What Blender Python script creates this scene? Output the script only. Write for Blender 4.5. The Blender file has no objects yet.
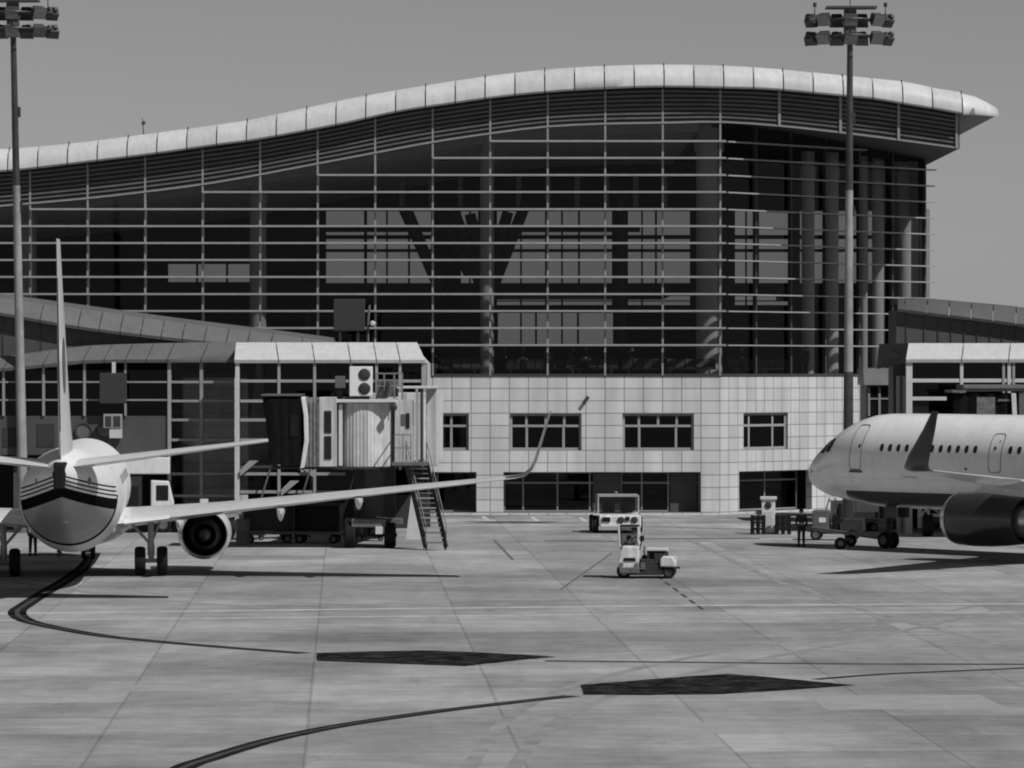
import bpy, bmesh, math, random
from mathutils import Vector, Matrix
random.seed(7)
PI = math.pi
R = math.radians
scene = bpy.context.scene
COL = scene.collection

# ------------------------------------------------------------------ camera maths
F = 4200.0      # focal length in pixels of the 1024 wide frame
HZ = 371.0      # row of the horizon
CH = 8.0        # camera height above the apron


def at(px, py, D):
    return Vector(((px - 512.0) * D / F, D, CH + (HZ - py) * D / F))


def xat(px, D):
    return (px - 512.0) * D / F


def zat(py, D):
    return CH + (HZ - py) * D / F


def gnd(px, py, z=0.0):
    D = F * (CH - z) / (py - HZ)
    return Vector(((px - 512.0) * D / F, D, z))


def lerp_table(tab, x):
    if x <= tab[0][0]:
        a, b = tab[0], tab[1]
    elif x >= tab[-1][0]:
        a, b = tab[-2], tab[-1]
    else:
        for i in range(len(tab) - 1):
            if tab[i][0] <= x <= tab[i + 1][0]:
                a, b = tab[i], tab[i + 1]
                break
    t = (x - a[0]) / (b[0] - a[0])
    return [a[k] + (b[k] - a[k]) * t for k in range(1, len(a))]


def smooth_table(tab, x):
    """Catmull-Rom interpolation of a table (x, v1, v2 ...)."""
    n = len(tab)
    if x <= tab[0][0] or x >= tab[-1][0]:
        return lerp_table(tab, x)
    for i in range(n - 1):
        if tab[i][0] <= x <= tab[i + 1][0]:
            break
    x0, x1 = tab[i][0], tab[i + 1][0]
    h = x1 - x0
    t = (x - x0) / h
    out = []
    for k in range(1, len(tab[0])):
        p0, p1 = tab[i][k], tab[i + 1][k]
        s = (p1 - p0) / h
        m0 = s if i == 0 else ((p1 - tab[i - 1][k]) / (x1 - tab[i - 1][0]))
        m1 = s if i == n - 2 else ((tab[i + 2][k] - p0) / (tab[i + 2][0] - x0))
        h00 = 2 * t**3 - 3 * t**2 + 1
        h10 = t**3 - 2 * t**2 + t
        h01 = -2 * t**3 + 3 * t**2
        h11 = t**3 - t**2
        out.append(h00 * p0 + h10 * h * m0 + h01 * p1 + h11 * h * m1)
    return out


# ------------------------------------------------------------------ materials
MATS = {}


def new_mat(name):
    m = bpy.data.materials.new(name)
    m.use_nodes = True
    nt = m.node_tree
    nt.nodes.clear()
    out = nt.nodes.new('ShaderNodeOutputMaterial')
    MATS[name] = m
    return m, nt, out


def grey(v):
    return (v, v, v, 1.0)


def mk(name, base, rough=0.6, var=0.15, scale=1.2, metallic=0.0, spec=0.5, streak=0.0, bump=0.0, coat=0.0):
    """grey surface with soft noise wear; streak adds vertical weather marks."""
    m, nt, out = new_mat(name)
    N, L = nt.nodes, nt.links
    p = N.new('ShaderNodeBsdfPrincipled')
    p.inputs['Roughness'].default_value = rough
    p.inputs['Metallic'].default_value = metallic
    p.inputs['Specular IOR Level'].default_value = spec
    p.inputs['Coat Weight'].default_value = coat
    p.inputs['Coat Roughness'].default_value = 0.08
    tc = N.new('ShaderNodeTexCoord')
    nz = N.new('ShaderNodeTexNoise')
    nz.inputs['Scale'].default_value = scale
    nz.inputs['Detail'].default_value = 6
    nz.inputs['Roughness'].default_value = 0.65
    L.new(tc.outputs['Object'], nz.inputs['Vector'])
    mr = N.new('ShaderNodeMapRange')
    mr.inputs['From Min'].default_value = 0.3
    mr.inputs['From Max'].default_value = 0.7
    mr.inputs['To Min'].default_value = base * (1 - var)
    mr.inputs['To Max'].default_value = min(0.95, base * (1 + var))
    L.new(nz.outputs['Fac'], mr.inputs['Value'])
    val = mr.outputs['Result']
    if streak > 0:
        mp = N.new('ShaderNodeMapping')
        mp.inputs['Scale'].default_value = (2.3, 2.3, 0.12)
        L.new(tc.outputs['Object'], mp.inputs['Vector'])
        n2 = N.new('ShaderNodeTexNoise')
        n2.inputs['Scale'].default_value = 1.6
        n2.inputs['Detail'].default_value = 5
        L.new(mp.outputs['Vector'], n2.inputs['Vector'])
        m2 = N.new('ShaderNodeMapRange')
        m2.inputs['From Min'].default_value = 0.38
        m2.inputs['From Max'].default_value = 0.68
        m2.inputs['To Min'].default_value = 1.0
        m2.inputs['To Max'].default_value = 1.0 - streak
        L.new(n2.outputs['Fac'], m2.inputs['Value'])
        mu = N.new('ShaderNodeMath')
        mu.operation = 'MULTIPLY'
        L.new(val, mu.inputs[0])
        L.new(m2.outputs['Result'], mu.inputs[1])
        val = mu.outputs['Value']
    cb = N.new('ShaderNodeCombineColor')
    for k in range(3):
        L.new(val, cb.inputs[k])
    L.new(cb.outputs['Color'], p.inputs['Base Color'])
    if bump > 0:
        bp = N.new('ShaderNodeBump')
        bp.inputs['Strength'].default_value = bump
        bp.inputs['Distance'].default_value = 0.02
        L.new(nz.outputs['Fac'], bp.inputs['Height'])
        L.new(bp.outputs['Normal'], p.inputs['Normal'])
    L.new(p.outputs['BSDF'], out.inputs['Surface'])
    return m


def mk_glass(name, tint, ior=1.35, rough=0.02):
    m, nt, out = new_mat(name)
    N, L = nt.nodes, nt.links
    tr = N.new('ShaderNodeBsdfTransparent')
    tr.inputs['Color'].default_value = grey(tint)
    gl = N.new('ShaderNodeBsdfGlossy')
    gl.inputs['Roughness'].default_value = rough
    gl.inputs['Color'].default_value = grey(0.9)
    lw = N.new('ShaderNodeLayerWeight')
    lw.inputs['Blend'].default_value = 0.5
    f0 = ((ior - 1) / (ior + 1)) ** 2
    pw = node_math(nt, 'POWER', lw.outputs['Facing'], 5.0)
    fac = node_math(nt, 'ADD', node_math(nt, 'MULTIPLY', pw, 1.0 - f0), f0)
    mx = N.new('ShaderNodeMixShader')
    L.new(fac, mx.inputs['Fac'])
    L.new(tr.outputs['BSDF'], mx.inputs[1])
    L.new(gl.outputs['BSDF'], mx.inputs[2])
    L.new(mx.outputs['Shader'], out.inputs['Surface'])
    return m


def mk_tiles(name, base, bw, bh, x0, z0, mortar=0.035):
    """stone cladding panels laid in a plain grid (object x, z)."""
    m, nt, out = new_mat(name)
    N, L = nt.nodes, nt.links
    p = N.new('ShaderNodeBsdfPrincipled')
    p.inputs['Roughness'].default_value = 0.55
    tc = N.new('ShaderNodeTexCoord')
    sp = N.new('ShaderNodeSeparateXYZ')
    L.new(tc.outputs['Object'], sp.inputs['Vector'])
    ax = N.new('ShaderNodeMath'); ax.operation = 'SUBTRACT'; ax.inputs[1].default_value = x0
    az = N.new('ShaderNodeMath'); az.operation = 'SUBTRACT'; az.inputs[1].default_value = z0
    L.new(sp.outputs['X'], ax.inputs[0])
    L.new(sp.outputs['Z'], az.inputs[0])
    cx = N.new('ShaderNodeCombineXYZ')
    L.new(ax.outputs[0], cx.inputs['X'])
    L.new(az.outputs[0], cx.inputs['Y'])
    br = N.new('ShaderNodeTexBrick')
    br.offset = 0.0
    br.squash = 1.0
    br.inputs['Scale'].default_value = 1.0
    br.inputs['Brick Width'].default_value = bw
    br.inputs['Row Height'].default_value = bh
    br.inputs['Mortar Size'].default_value = mortar
    br.inputs['Mortar Smooth'].default_value = 0.2
    br.inputs['Bias'].default_value = 0.0
    br.inputs['Color1'].default_value = grey(base * 0.92)
    br.inputs['Color2'].default_value = grey(base * 1.05)
    br.inputs['Mortar'].default_value = grey(base * 0.36)
    L.new(cx.outputs['Vector'], br.inputs['Vector'])
    nz = N.new('ShaderNodeTexNoise')
    nz.inputs['Scale'].default_value = 0.8
    nz.inputs['Detail'].default_value = 7
    mpz = N.new('ShaderNodeMapping'); mpz.inputs['Scale'].default_value = (1.3, 1.3, 0.22)
    L.new(tc.outputs['Object'], mpz.inputs['Vector'])
    L.new(mpz.outputs['Vector'], nz.inputs['Vector'])
    mr = N.new('ShaderNodeMapRange')
    mr.inputs['From Min'].default_value = 0.3
    mr.inputs['From Max'].default_value = 0.7
    mr.inputs['To Min'].default_value = 0.82
    mr.inputs['To Max'].default_value = 1.10
    L.new(nz.outputs['Fac'], mr.inputs['Value'])
    mx = N.new('ShaderNodeMix'); mx.data_type = 'RGBA'; mx.blend_type = 'MULTIPLY'
    mx.inputs['Factor'].default_value = 1.0
    L.new(br.outputs['Color'], mx.inputs[6])
    L.new(mr.outputs['Result'], mx.inputs[7])
    L.new(mx.outputs[2], p.inputs['Base Color'])
    L.new(p.outputs['BSDF'], out.inputs['Surface'])
    return m


def node_math(nt, op, a, b=None, clamp=False):
    n = nt.nodes.new('ShaderNodeMath')
    n.operation = op
    n.use_clamp = clamp
    for i, v in enumerate((a, b)):
        if v is None:
            continue
        if isinstance(v, (int, float)):
            n.inputs[i].default_value = v
        else:
            nt.links.new(v, n.inputs[i])
    return n.outputs[0]


def mk_concrete(name, base):
    """apron slabs: joints every 4.5 m, rain stains, rubber marks, patch tones."""
    m, nt, out = new_mat(name)
    N, L = nt.nodes, nt.links
    p = N.new('ShaderNodeBsdfPrincipled')
    p.inputs['Roughness'].default_value = 0.8
    p.inputs['Specular IOR Level'].default_value = 0.0
    tc = N.new('ShaderNodeTexCoord')
    mp = N.new('ShaderNodeMapping')
    mp.vector_type = 'POINT'
    mp.inputs['Rotation'].default_value = (0, 0, -R(2.3))
    L.new(tc.outputs['Object'], mp.inputs['Vector'])
    sp = N.new('ShaderNodeSeparateXYZ')
    L.new(mp.outputs['Vector'], sp.inputs['Vector'])
    S = 4.5

    def joint(sock, off, width, sp_):
        a = node_math(nt, 'ADD', sock, off)
        a = node_math(nt, 'PINGPONG', a, sp_ / 2)
        return node_math(nt, 'LESS_THAN', a, width / 2)
    jx = joint(sp.outputs['X'], 0.8 + 4.5 * 40, 0.075, S)
    jy = joint(sp.outputs['Y'], 2.0, 0.07, S)
    j = node_math(nt, 'MAXIMUM', jx, jy)
    # per slab tone
    fx = node_math(nt, 'FLOOR', node_math(nt, 'DIVIDE', node_math(nt, 'ADD', sp.outputs['X'], 0.8 + 4.5 * 40), S))
    fy = node_math(nt, 'FLOOR', node_math(nt, 'DIVIDE', node_math(nt, 'ADD', sp.outputs['Y'], 2.0), S))
    cv = N.new('ShaderNodeCombineXYZ')
    L.new(fx, cv.inputs['X']); L.new(fy, cv.inputs['Y'])
    wn = N.new('ShaderNodeTexWhiteNoise'); wn.noise_dimensions = '3D'
    L.new(cv.outputs['Vector'], wn.inputs['Vector'])
    slab = N.new('ShaderNodeMapRange')
    slab.inputs['To Min'].default_value = 0.84
    slab.inputs['To Max'].default_value = 1.13
    L.new(wn.outputs['Value'], slab.inputs['Value'])

    def noise(scale, lo, hi, f0=0.3, f1=0.7, detail=8, sc=(1, 1, 1), rough=0.6):
        q = N.new('ShaderNodeMapping')
        q.inputs['Scale'].default_value = sc
        L.new(tc.outputs['Object'], q.inputs['Vector'])
        n = N.new('ShaderNodeTexNoise')
        n.inputs['Scale'].default_value = scale
        n.inputs['Detail'].default_value = detail
        n.inputs['Roughness'].default_value = rough
        L.new(q.outputs['Vector'], n.inputs['Vector'])
        r = N.new('ShaderNodeMapRange')
        r.inputs['From Min'].default_value = f0
        r.inputs['From Max'].default_value = f1
        r.inputs['To Min'].default_value = lo
        r.inputs['To Max'].default_value = hi
        L.new(n.outputs['Fac'], r.inputs['Value'])
        return r.outputs['Result']
    v = node_math(nt, 'MULTIPLY', slab.outputs['Result'], noise(0.035, 0.74, 1.24))
    v = node_math(nt, 'MULTIPLY', v, noise(0.22, 0.70, 1.26, sc=(0.6, 0.7, 1), rough=0.7))
    v = node_math(nt, 'MULTIPLY', v, noise(1.2, 0.86, 1.14, sc=(0.6, 1, 1)))
    v = node_math(nt, 'MULTIPLY', v, noise(9.0, 0.93, 1.07))
    v = node_math(nt, 'MULTIPLY', v, noise(0.26, 0.80, 1.18, sc=(1.0, 0.14, 1), rough=0.72))
    v = node_math(nt, 'MULTIPLY', v, noise(0.9, 1.0, 0.72, f0=0.60, f1=0.72, sc=(1.0, 0.25, 1), rough=0.7))
    # oil and rubber stains with a shape of their own
    v = node_math(nt, 'MULTIPLY', v, noise(0.11, 1.0, 0.68, f0=0.60, f1=0.76, sc=(0.45, 1.0, 1)))
    v = node_math(nt, 'MULTIPLY', v, base)
    inv = node_math(nt, 'SUBTRACT', 1.0, node_math(nt, 'MULTIPLY', j, 0.22))
    v = node_math(nt, 'MULTIPLY', v, inv)
    cb = N.new('ShaderNodeCombineColor')
    for k in range(3):
        L.new(v, cb.inputs[k])
    L.new(cb.outputs['Color'], p.inputs['Base Color'])
    L.new(p.outputs['BSDF'], out.inputs['Surface'])
    return m


def mk_paint(name, base, wear):
    """worn painted marking: breaks up into the concrete below by noise tone."""
    return mk(name, base, 0.7, wear, 1.5)


def mk_livery_chevron(name):
    """white airliner body, pale grey belly, dark chevron bands at the tail (local x right, y forward, z up)."""
    m, nt, out = new_mat(name)
    N, L = nt.nodes, nt.links
    p = N.new('ShaderNodeBsdfPrincipled')
    p.inputs['Roughness'].default_value = 0.4
    p.inputs['Specular IOR Level'].default_value = 0.25
    p.inputs['Coat Weight'].default_value = 0.0
    p.inputs['Coat Roughness'].default_value = 0.1
    tc = N.new('ShaderNodeTexCoord')
    sp = N.new('ShaderNodeSeparateXYZ')
    L.new(tc.outputs['Object'], sp.inputs['Vector'])
    ab = node_math(nt, 'ABSOLUTE', sp.outputs['X'])
    w = node_math(nt, 'ADD', sp.outputs['Z'], node_math(nt, 'MULTIPLY', ab, 0.42))
    W0 = 4.08

    def band(a, b):
        return node_math(nt, 'MULTIPLY', node_math(nt, 'GREATER_THAN', w, a), node_math(nt, 'LESS_THAN', w, b))
    dark = band(W0 - 0.46, W0 - 0.04)
    for a in (0.05, 0.20, 0.35):
        dark = node_math(nt, 'MAXIMUM', dark, band(W0 + a, W0 + a + 0.06))
    aft = node_math(nt, 'LESS_THAN', sp.outputs['Y'], -10.0)
    dark = node_math(nt, 'MULTIPLY', dark, aft)
    hoop = node_math(nt, 'MULTIPLY', node_math(nt, 'LESS_THAN', sp.outputs['Y'], -9.5), node_math(nt, 'GREATER_THAN', sp.outputs['Y'], -10.0))
    hoop = node_math(nt, 'MULTIPLY', hoop, node_math(nt, 'LESS_THAN', w, W0 + 0.1))
    dark = node_math(nt, 'MAXIMUM', dark, hoop)
    belly = node_math(nt, 'LESS_THAN', w, W0 - 0.46)
    belly = node_math(nt, 'MULTIPLY', belly, aft)
    nz = N.new('ShaderNodeTexNoise'); nz.inputs['Scale'].default_value = 1.4; nz.inputs['Detail'].default_value = 6
    L.new(tc.outputs['Object'], nz.inputs['Vector'])
    mr = N.new('ShaderNodeMapRange')
    mr.inputs['From Min'].default_value = 0.3; mr.inputs['From Max'].default_value = 0.7
    mr.inputs['To Min'].default_value = 0.9; mr.inputs['To Max'].default_value = 1.05
    L.new(nz.outputs['Fac'], mr.inputs['Value'])
    nt.links.new(node_math(nt, 'MULTIPLY', node_math(nt, 'SUBTRACT', 1.0, dark), 0.25), p.inputs['Specular IOR Level'])
    v = node_math(nt, 'SUBTRACT', 0.74, node_math(nt, 'MULTIPLY', belly, 0.40))
    v = node_math(nt, 'MULTIPLY', v, node_math(nt, 'SUBTRACT', 1.0, node_math(nt, 'MULTIPLY', dark, 0.985)))
    ys = node_math(nt, 'PINGPONG', node_math(nt, 'ADD', sp.outputs['Y'], 100.3), 0.8)
    seam = node_math(nt, 'LESS_THAN', ys, 0.012)
    zs = node_math(nt, 'LESS_THAN', node_math(nt, 'ABSOLUTE', node_math(nt, 'SUBTRACT', sp.outputs['Z'], 3.9)), 0.012)
    seam = node_math(nt, 'MAXIMUM', seam, zs)
    v = node_math(nt, 'MULTIPLY', v, node_math(nt, 'SUBTRACT', 1.0, node_math(nt, 'MULTIPLY', seam, 0.20)))
    mpd = N.new('ShaderNodeMapping'); mpd.inputs['Scale'].default_value = (3.0, 3.0, 0.35)
    L.new(tc.outputs['Object'], mpd.inputs['Vector'])
    nd = N.new('ShaderNodeTexNoise'); nd.inputs['Scale'].default_value = 1.2; nd.inputs['Detail'].default_value = 6
    L.new(mpd.outputs['Vector'], nd.inputs['Vector'])
    md = N.new('ShaderNodeMapRange')
    md.inputs['From Min'].default_value = 0.45; md.inputs['From Max'].default_value = 0.75
    md.inputs['To Min'].default_value = 1.0; md.inputs['To Max'].default_value = 0.93
    L.new(nd.outputs['Fac'], md.inputs['Value'])
    v = node_math(nt, 'MULTIPLY', v, md.outputs['Result'])
    v = node_math(nt, 'MULTIPLY', v, mr.outputs['Result'])
    cb = N.new('ShaderNodeCombineColor')
    for k in range(3):
        L.new(v, cb.inputs[k])
    L.new(cb.outputs['Color'], p.inputs['Base Color'])
    L.new(p.outputs['BSDF'], out.inputs['Surface'])
    return m


def mk_livery_belly(name, zline, yfront):
    """pale body with a dark belly below zline, its front end rounded."""
    m, nt, out = new_mat(name)
    N, L = nt.nodes, nt.links
    p = N.new('ShaderNodeBsdfPrincipled')
    p.inputs['Roughness'].default_value = 0.28
    p.inputs['Coat Weight'].default_value = 0.4
    p.inputs['Coat Roughness'].default_value = 0.1
    tc = N.new('ShaderNodeTexCoord')
    sp = N.new('ShaderNodeSeparateXYZ')
    L.new(tc.outputs['Object'], sp.inputs['Vector'])
    # rounded front: y < yfront - k*(z - zmid)^2
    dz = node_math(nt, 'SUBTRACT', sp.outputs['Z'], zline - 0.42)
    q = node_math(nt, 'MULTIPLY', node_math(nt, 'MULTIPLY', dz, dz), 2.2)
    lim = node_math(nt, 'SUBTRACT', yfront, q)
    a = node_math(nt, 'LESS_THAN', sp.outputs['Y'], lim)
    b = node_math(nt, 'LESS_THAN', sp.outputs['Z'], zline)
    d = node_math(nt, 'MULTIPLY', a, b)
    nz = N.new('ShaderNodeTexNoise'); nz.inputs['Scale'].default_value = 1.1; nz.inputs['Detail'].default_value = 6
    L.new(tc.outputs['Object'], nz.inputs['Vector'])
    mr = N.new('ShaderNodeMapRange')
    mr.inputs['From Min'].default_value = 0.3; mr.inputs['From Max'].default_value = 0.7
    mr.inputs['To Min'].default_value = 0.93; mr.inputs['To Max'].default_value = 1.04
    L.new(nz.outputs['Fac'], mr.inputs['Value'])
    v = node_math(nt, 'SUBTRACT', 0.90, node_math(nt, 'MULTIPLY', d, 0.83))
    ys = node_math(nt, 'PINGPONG', node_math(nt, 'ADD', sp.outputs['Y'], 100.3), 0.8)
    seam = node_math(nt, 'LESS_THAN', ys, 0.012)
    zs = node_math(nt, 'LESS_THAN', node_math(nt, 'ABSOLUTE', node_math(nt, 'SUBTRACT', sp.outputs['Z'], 3.2)), 0.012)
    seam = node_math(nt, 'MAXIMUM', seam, zs)
    v = node_math(nt, 'MULTIPLY', v, node_math(nt, 'SUBTRACT', 1.0, node_math(nt, 'MULTIPLY', seam, 0.20)))
    mpd = N.new('ShaderNodeMapping'); mpd.inputs['Scale'].default_value = (3.0, 3.0, 0.35)
    L.new(tc.outputs['Object'], mpd.inputs['Vector'])
    nd = N.new('ShaderNodeTexNoise'); nd.inputs['Scale'].default_value = 1.2; nd.inputs['Detail'].default_value = 6
    L.new(mpd.outputs['Vector'], nd.inputs['Vector'])
    md = N.new('ShaderNodeMapRange')
    md.inputs['From Min'].default_value = 0.45; md.inputs['From Max'].default_value = 0.75
    md.inputs['To Min'].default_value = 1.0; md.inputs['To Max'].default_value = 0.93
    L.new(nd.outputs['Fac'], md.inputs['Value'])
    v = node_math(nt, 'MULTIPLY', v, md.outputs['Result'])
    v = node_math(nt, 'MULTIPLY', v, mr.outputs['Result'])
    cb = N.new('ShaderNodeCombineColor')
    for k in range(3):
        L.new(v, cb.inputs[k])
    L.new(cb.outputs['Color'], p.inputs['Base Color'])
    L.new(p.outputs['BSDF'], out.inputs['Surface'])
    return m


M_white = mk('white_paint', 0.72, 0.4, 0.06, 2.0, streak=0.10)
M_fascia = mk('fascia_metal', 0.56, 0.42, 0.07, 0.7, streak=0.12)
M_roofwhite = mk('white_roof_metal', 0.54, 0.4, 0.05, 0.8, streak=0.10)
M_cab = mk('cab_paint', 0.58, 0.5, 0.12, 2.0, streak=0.45)
M_ceiling = mk('ceiling_panels', 0.28, 0.8, 0.15, 0.8)
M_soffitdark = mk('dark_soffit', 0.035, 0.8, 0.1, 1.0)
M_flap = mk('flap_white', 0.74, 0.35, 0.08, 2.0)
M_roofgrey = mk('grey_roof_metal', 0.13, 0.5, 0.12, 0.6, streak=0.12)
M_wallgrey = mk('grey_metal_wall', 0.07, 0.6, 0.12, 0.8, streak=0.1)
M_frame = mk('frame_metal', 0.32, 0.45, 0.10, 3.0)
M_framewhite = mk('pale_frame_metal', 0.55, 0.45, 0.08, 3.0)
M_mullion = mk('mullion_metal', 0.27, 0.45, 0.10, 3.0)
M_fin = mk('fin_metal', 0.30, 0.45, 0.12, 2.0)
M_darkframe = mk('dark_frame', 0.045, 0.5, 0.1, 3.0)
M_slat = mk('slat_metal', 0.11, 0.5, 0.25, 1.5)
M_slatback = mk('slat_backing', 0.03, 0.8, 0.2, 1.0)
M_soffit = mk('soffit', 0.16, 0.7, 0.08, 1.0)
M_inside = mk('inside_wall', 0.09, 0.9, 0.2, 0.5)
M_floor = mk('inside_floor', 0.30, 0.6, 0.2, 0.5)
M_column = mk('column_paint', 0.68, 0.6, 0.06, 1.0)
M_strut = mk('strut_paint', 0.10, 0.6, 0.06, 1.0)
M_tile = mk_tiles('stone_tile_front', 0.62, 1.067, 0.69, 11.59, 7.72, 0.028)
M_tileR = mk_tiles('stone_tile_side', 0.54, 0.77, 0.69, 0.0, 7.72, 0.026)
M_glass = mk_glass('curtain_glass', 0.48, 1.30)
M_glassside = mk_glass('side_glass', 0.56, 1.30)
M_glassrear = mk_glass('rear_glass', 0.55, 1.30)
M_glassdark = mk_glass('dark_glass', 0.22, 1.35)
M_glassveh = mk_glass('vehicle_glass', 0.55, 1.45)
M_vehicle = mk('vehicle_white', 0.66, 0.5, 0.22, 3.5, streak=0.3)
M_black = mk('black_rubber', 0.012, 0.8, 0.3, 4.0, spec=0.15)
M_tyre = mk('tyre', 0.014, 0.85, 0.3, 6.0, spec=0.15)
M_steel = mk('steel', 0.30, 0.35, 0.12, 4.0, metallic=0.6)
M_darksteel = mk('dark_steel', 0.035, 0.6, 0.3, 3.0, spec=0.3)
M_greysteel = mk('grey_steel', 0.12, 0.5, 0.2, 3.0)
M_pole = mk('mast_dark', 0.05, 0.4, 0.5, 0.5, streak=0.35)
M_polepale = mk('mast_pale', 0.30, 0.45, 0.35, 0.6, streak=0.3)  # paler grey tone for chosen lengths of the mast poles
M_lampbody = mk('lamp_body', 0.06, 0.45, 0.2, 4.0)
M_lampglass = mk('lamp_glass', 0.25, 0.12, 0.3, 5.0, metallic=0.5)
M_fabric = mk('canopy_fabric', 0.010, 0.9, 0.3, 3.0, spec=0.05)
M_curtain = mk('grey_curtain', 0.13, 0.85, 0.4, 4.0)
M_board = mk('sign_board', 0.035, 0.6, 0.08, 1.0)
M_wing = mk('wing_paint', 0.66, 0.35, 0.10, 1.2, coat=0.3)
M_body1 = mk_livery_chevron('chevron_livery')
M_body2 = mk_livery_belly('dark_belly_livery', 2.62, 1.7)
M_plainwhite = mk('aircraft_white', 0.76, 0.3, 0.05, 1.0, coat=0.4)
M_engdark = mk('engine_dark_paint', 0.03, 0.3, 0.15, 1.5, coat=0.3)
M_enggrey = mk('engine_white', 0.66, 0.3, 0.08, 1.5, coat=0.3)
M_bare = mk('bare_metal', 0.6, 0.3, 0.1, 3.0, metallic=0.9)
M_lines = mk('door_outline', 0.09, 0.5, 0.1, 3.0)
M_pane = mk('cabin_pane', 0.012, 0.12, 0.1, 3.0)
M_concrete = mk_concrete('apron_concrete', 0.285)
M_linewhite = mk('line_white', 0.46, 0.7, 0.35, 1.2, spec=0.0)
M_faint = mk('faint_sealant', 0.13, 0.8, 0.3, 1.5, spec=0.0)
M_rubber = mk('rubber_mark', 0.245, 0.8, 0.25, 0.8, spec=0.0)
M_patch = mk('concrete_patch', 0.30, 0.8, 0.12, 1.0, spec=0.0)
M_linedark = mk('line_dark', 0.020, 0.75, 0.5, 0.9, spec=0.0)
M_linemid = mk('line_mid', 0.065, 0.75, 0.4, 1.2, spec=0.0)
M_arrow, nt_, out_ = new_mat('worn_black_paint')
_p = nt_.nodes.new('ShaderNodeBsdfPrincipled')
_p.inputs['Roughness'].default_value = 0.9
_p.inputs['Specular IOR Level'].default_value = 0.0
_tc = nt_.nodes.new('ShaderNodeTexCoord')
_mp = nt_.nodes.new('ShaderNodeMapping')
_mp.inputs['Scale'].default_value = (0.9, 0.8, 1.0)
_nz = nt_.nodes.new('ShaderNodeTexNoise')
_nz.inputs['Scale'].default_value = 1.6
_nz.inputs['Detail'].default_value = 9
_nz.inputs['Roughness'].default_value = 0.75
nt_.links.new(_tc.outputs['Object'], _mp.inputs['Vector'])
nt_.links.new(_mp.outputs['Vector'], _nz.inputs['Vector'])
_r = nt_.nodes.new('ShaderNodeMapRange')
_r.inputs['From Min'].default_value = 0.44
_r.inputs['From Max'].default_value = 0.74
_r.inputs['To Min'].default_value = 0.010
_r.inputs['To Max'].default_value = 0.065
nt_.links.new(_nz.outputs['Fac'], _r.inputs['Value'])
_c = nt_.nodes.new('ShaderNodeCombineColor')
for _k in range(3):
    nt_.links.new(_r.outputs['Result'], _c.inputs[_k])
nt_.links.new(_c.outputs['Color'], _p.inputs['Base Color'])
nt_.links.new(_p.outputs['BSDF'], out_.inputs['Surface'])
M_skin = mk('skin', 0.32, 0.6, 0.05, 5.0)
M_clothdark = mk('dark_cloth', 0.028, 0.9, 0.2, 6.0)
M_clothmid = mk('mid_cloth', 0.12, 0.9, 0.2, 6.0)
M_vest = mk('hi_vis_vest', 0.30, 0.8, 0.15, 6.0)
M_hair = mk('hair', 0.02, 0.7, 0.2, 10.0)
M_ac = mk('ac_unit', 0.7, 0.5, 0.06, 3.0)
M_lit = mk('lamp_lens', 0.8, 0.2, 0.02, 3.0)
M_greybox = mk('grey_equipment', 0.10, 0.5, 0.15, 2.0)


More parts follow.
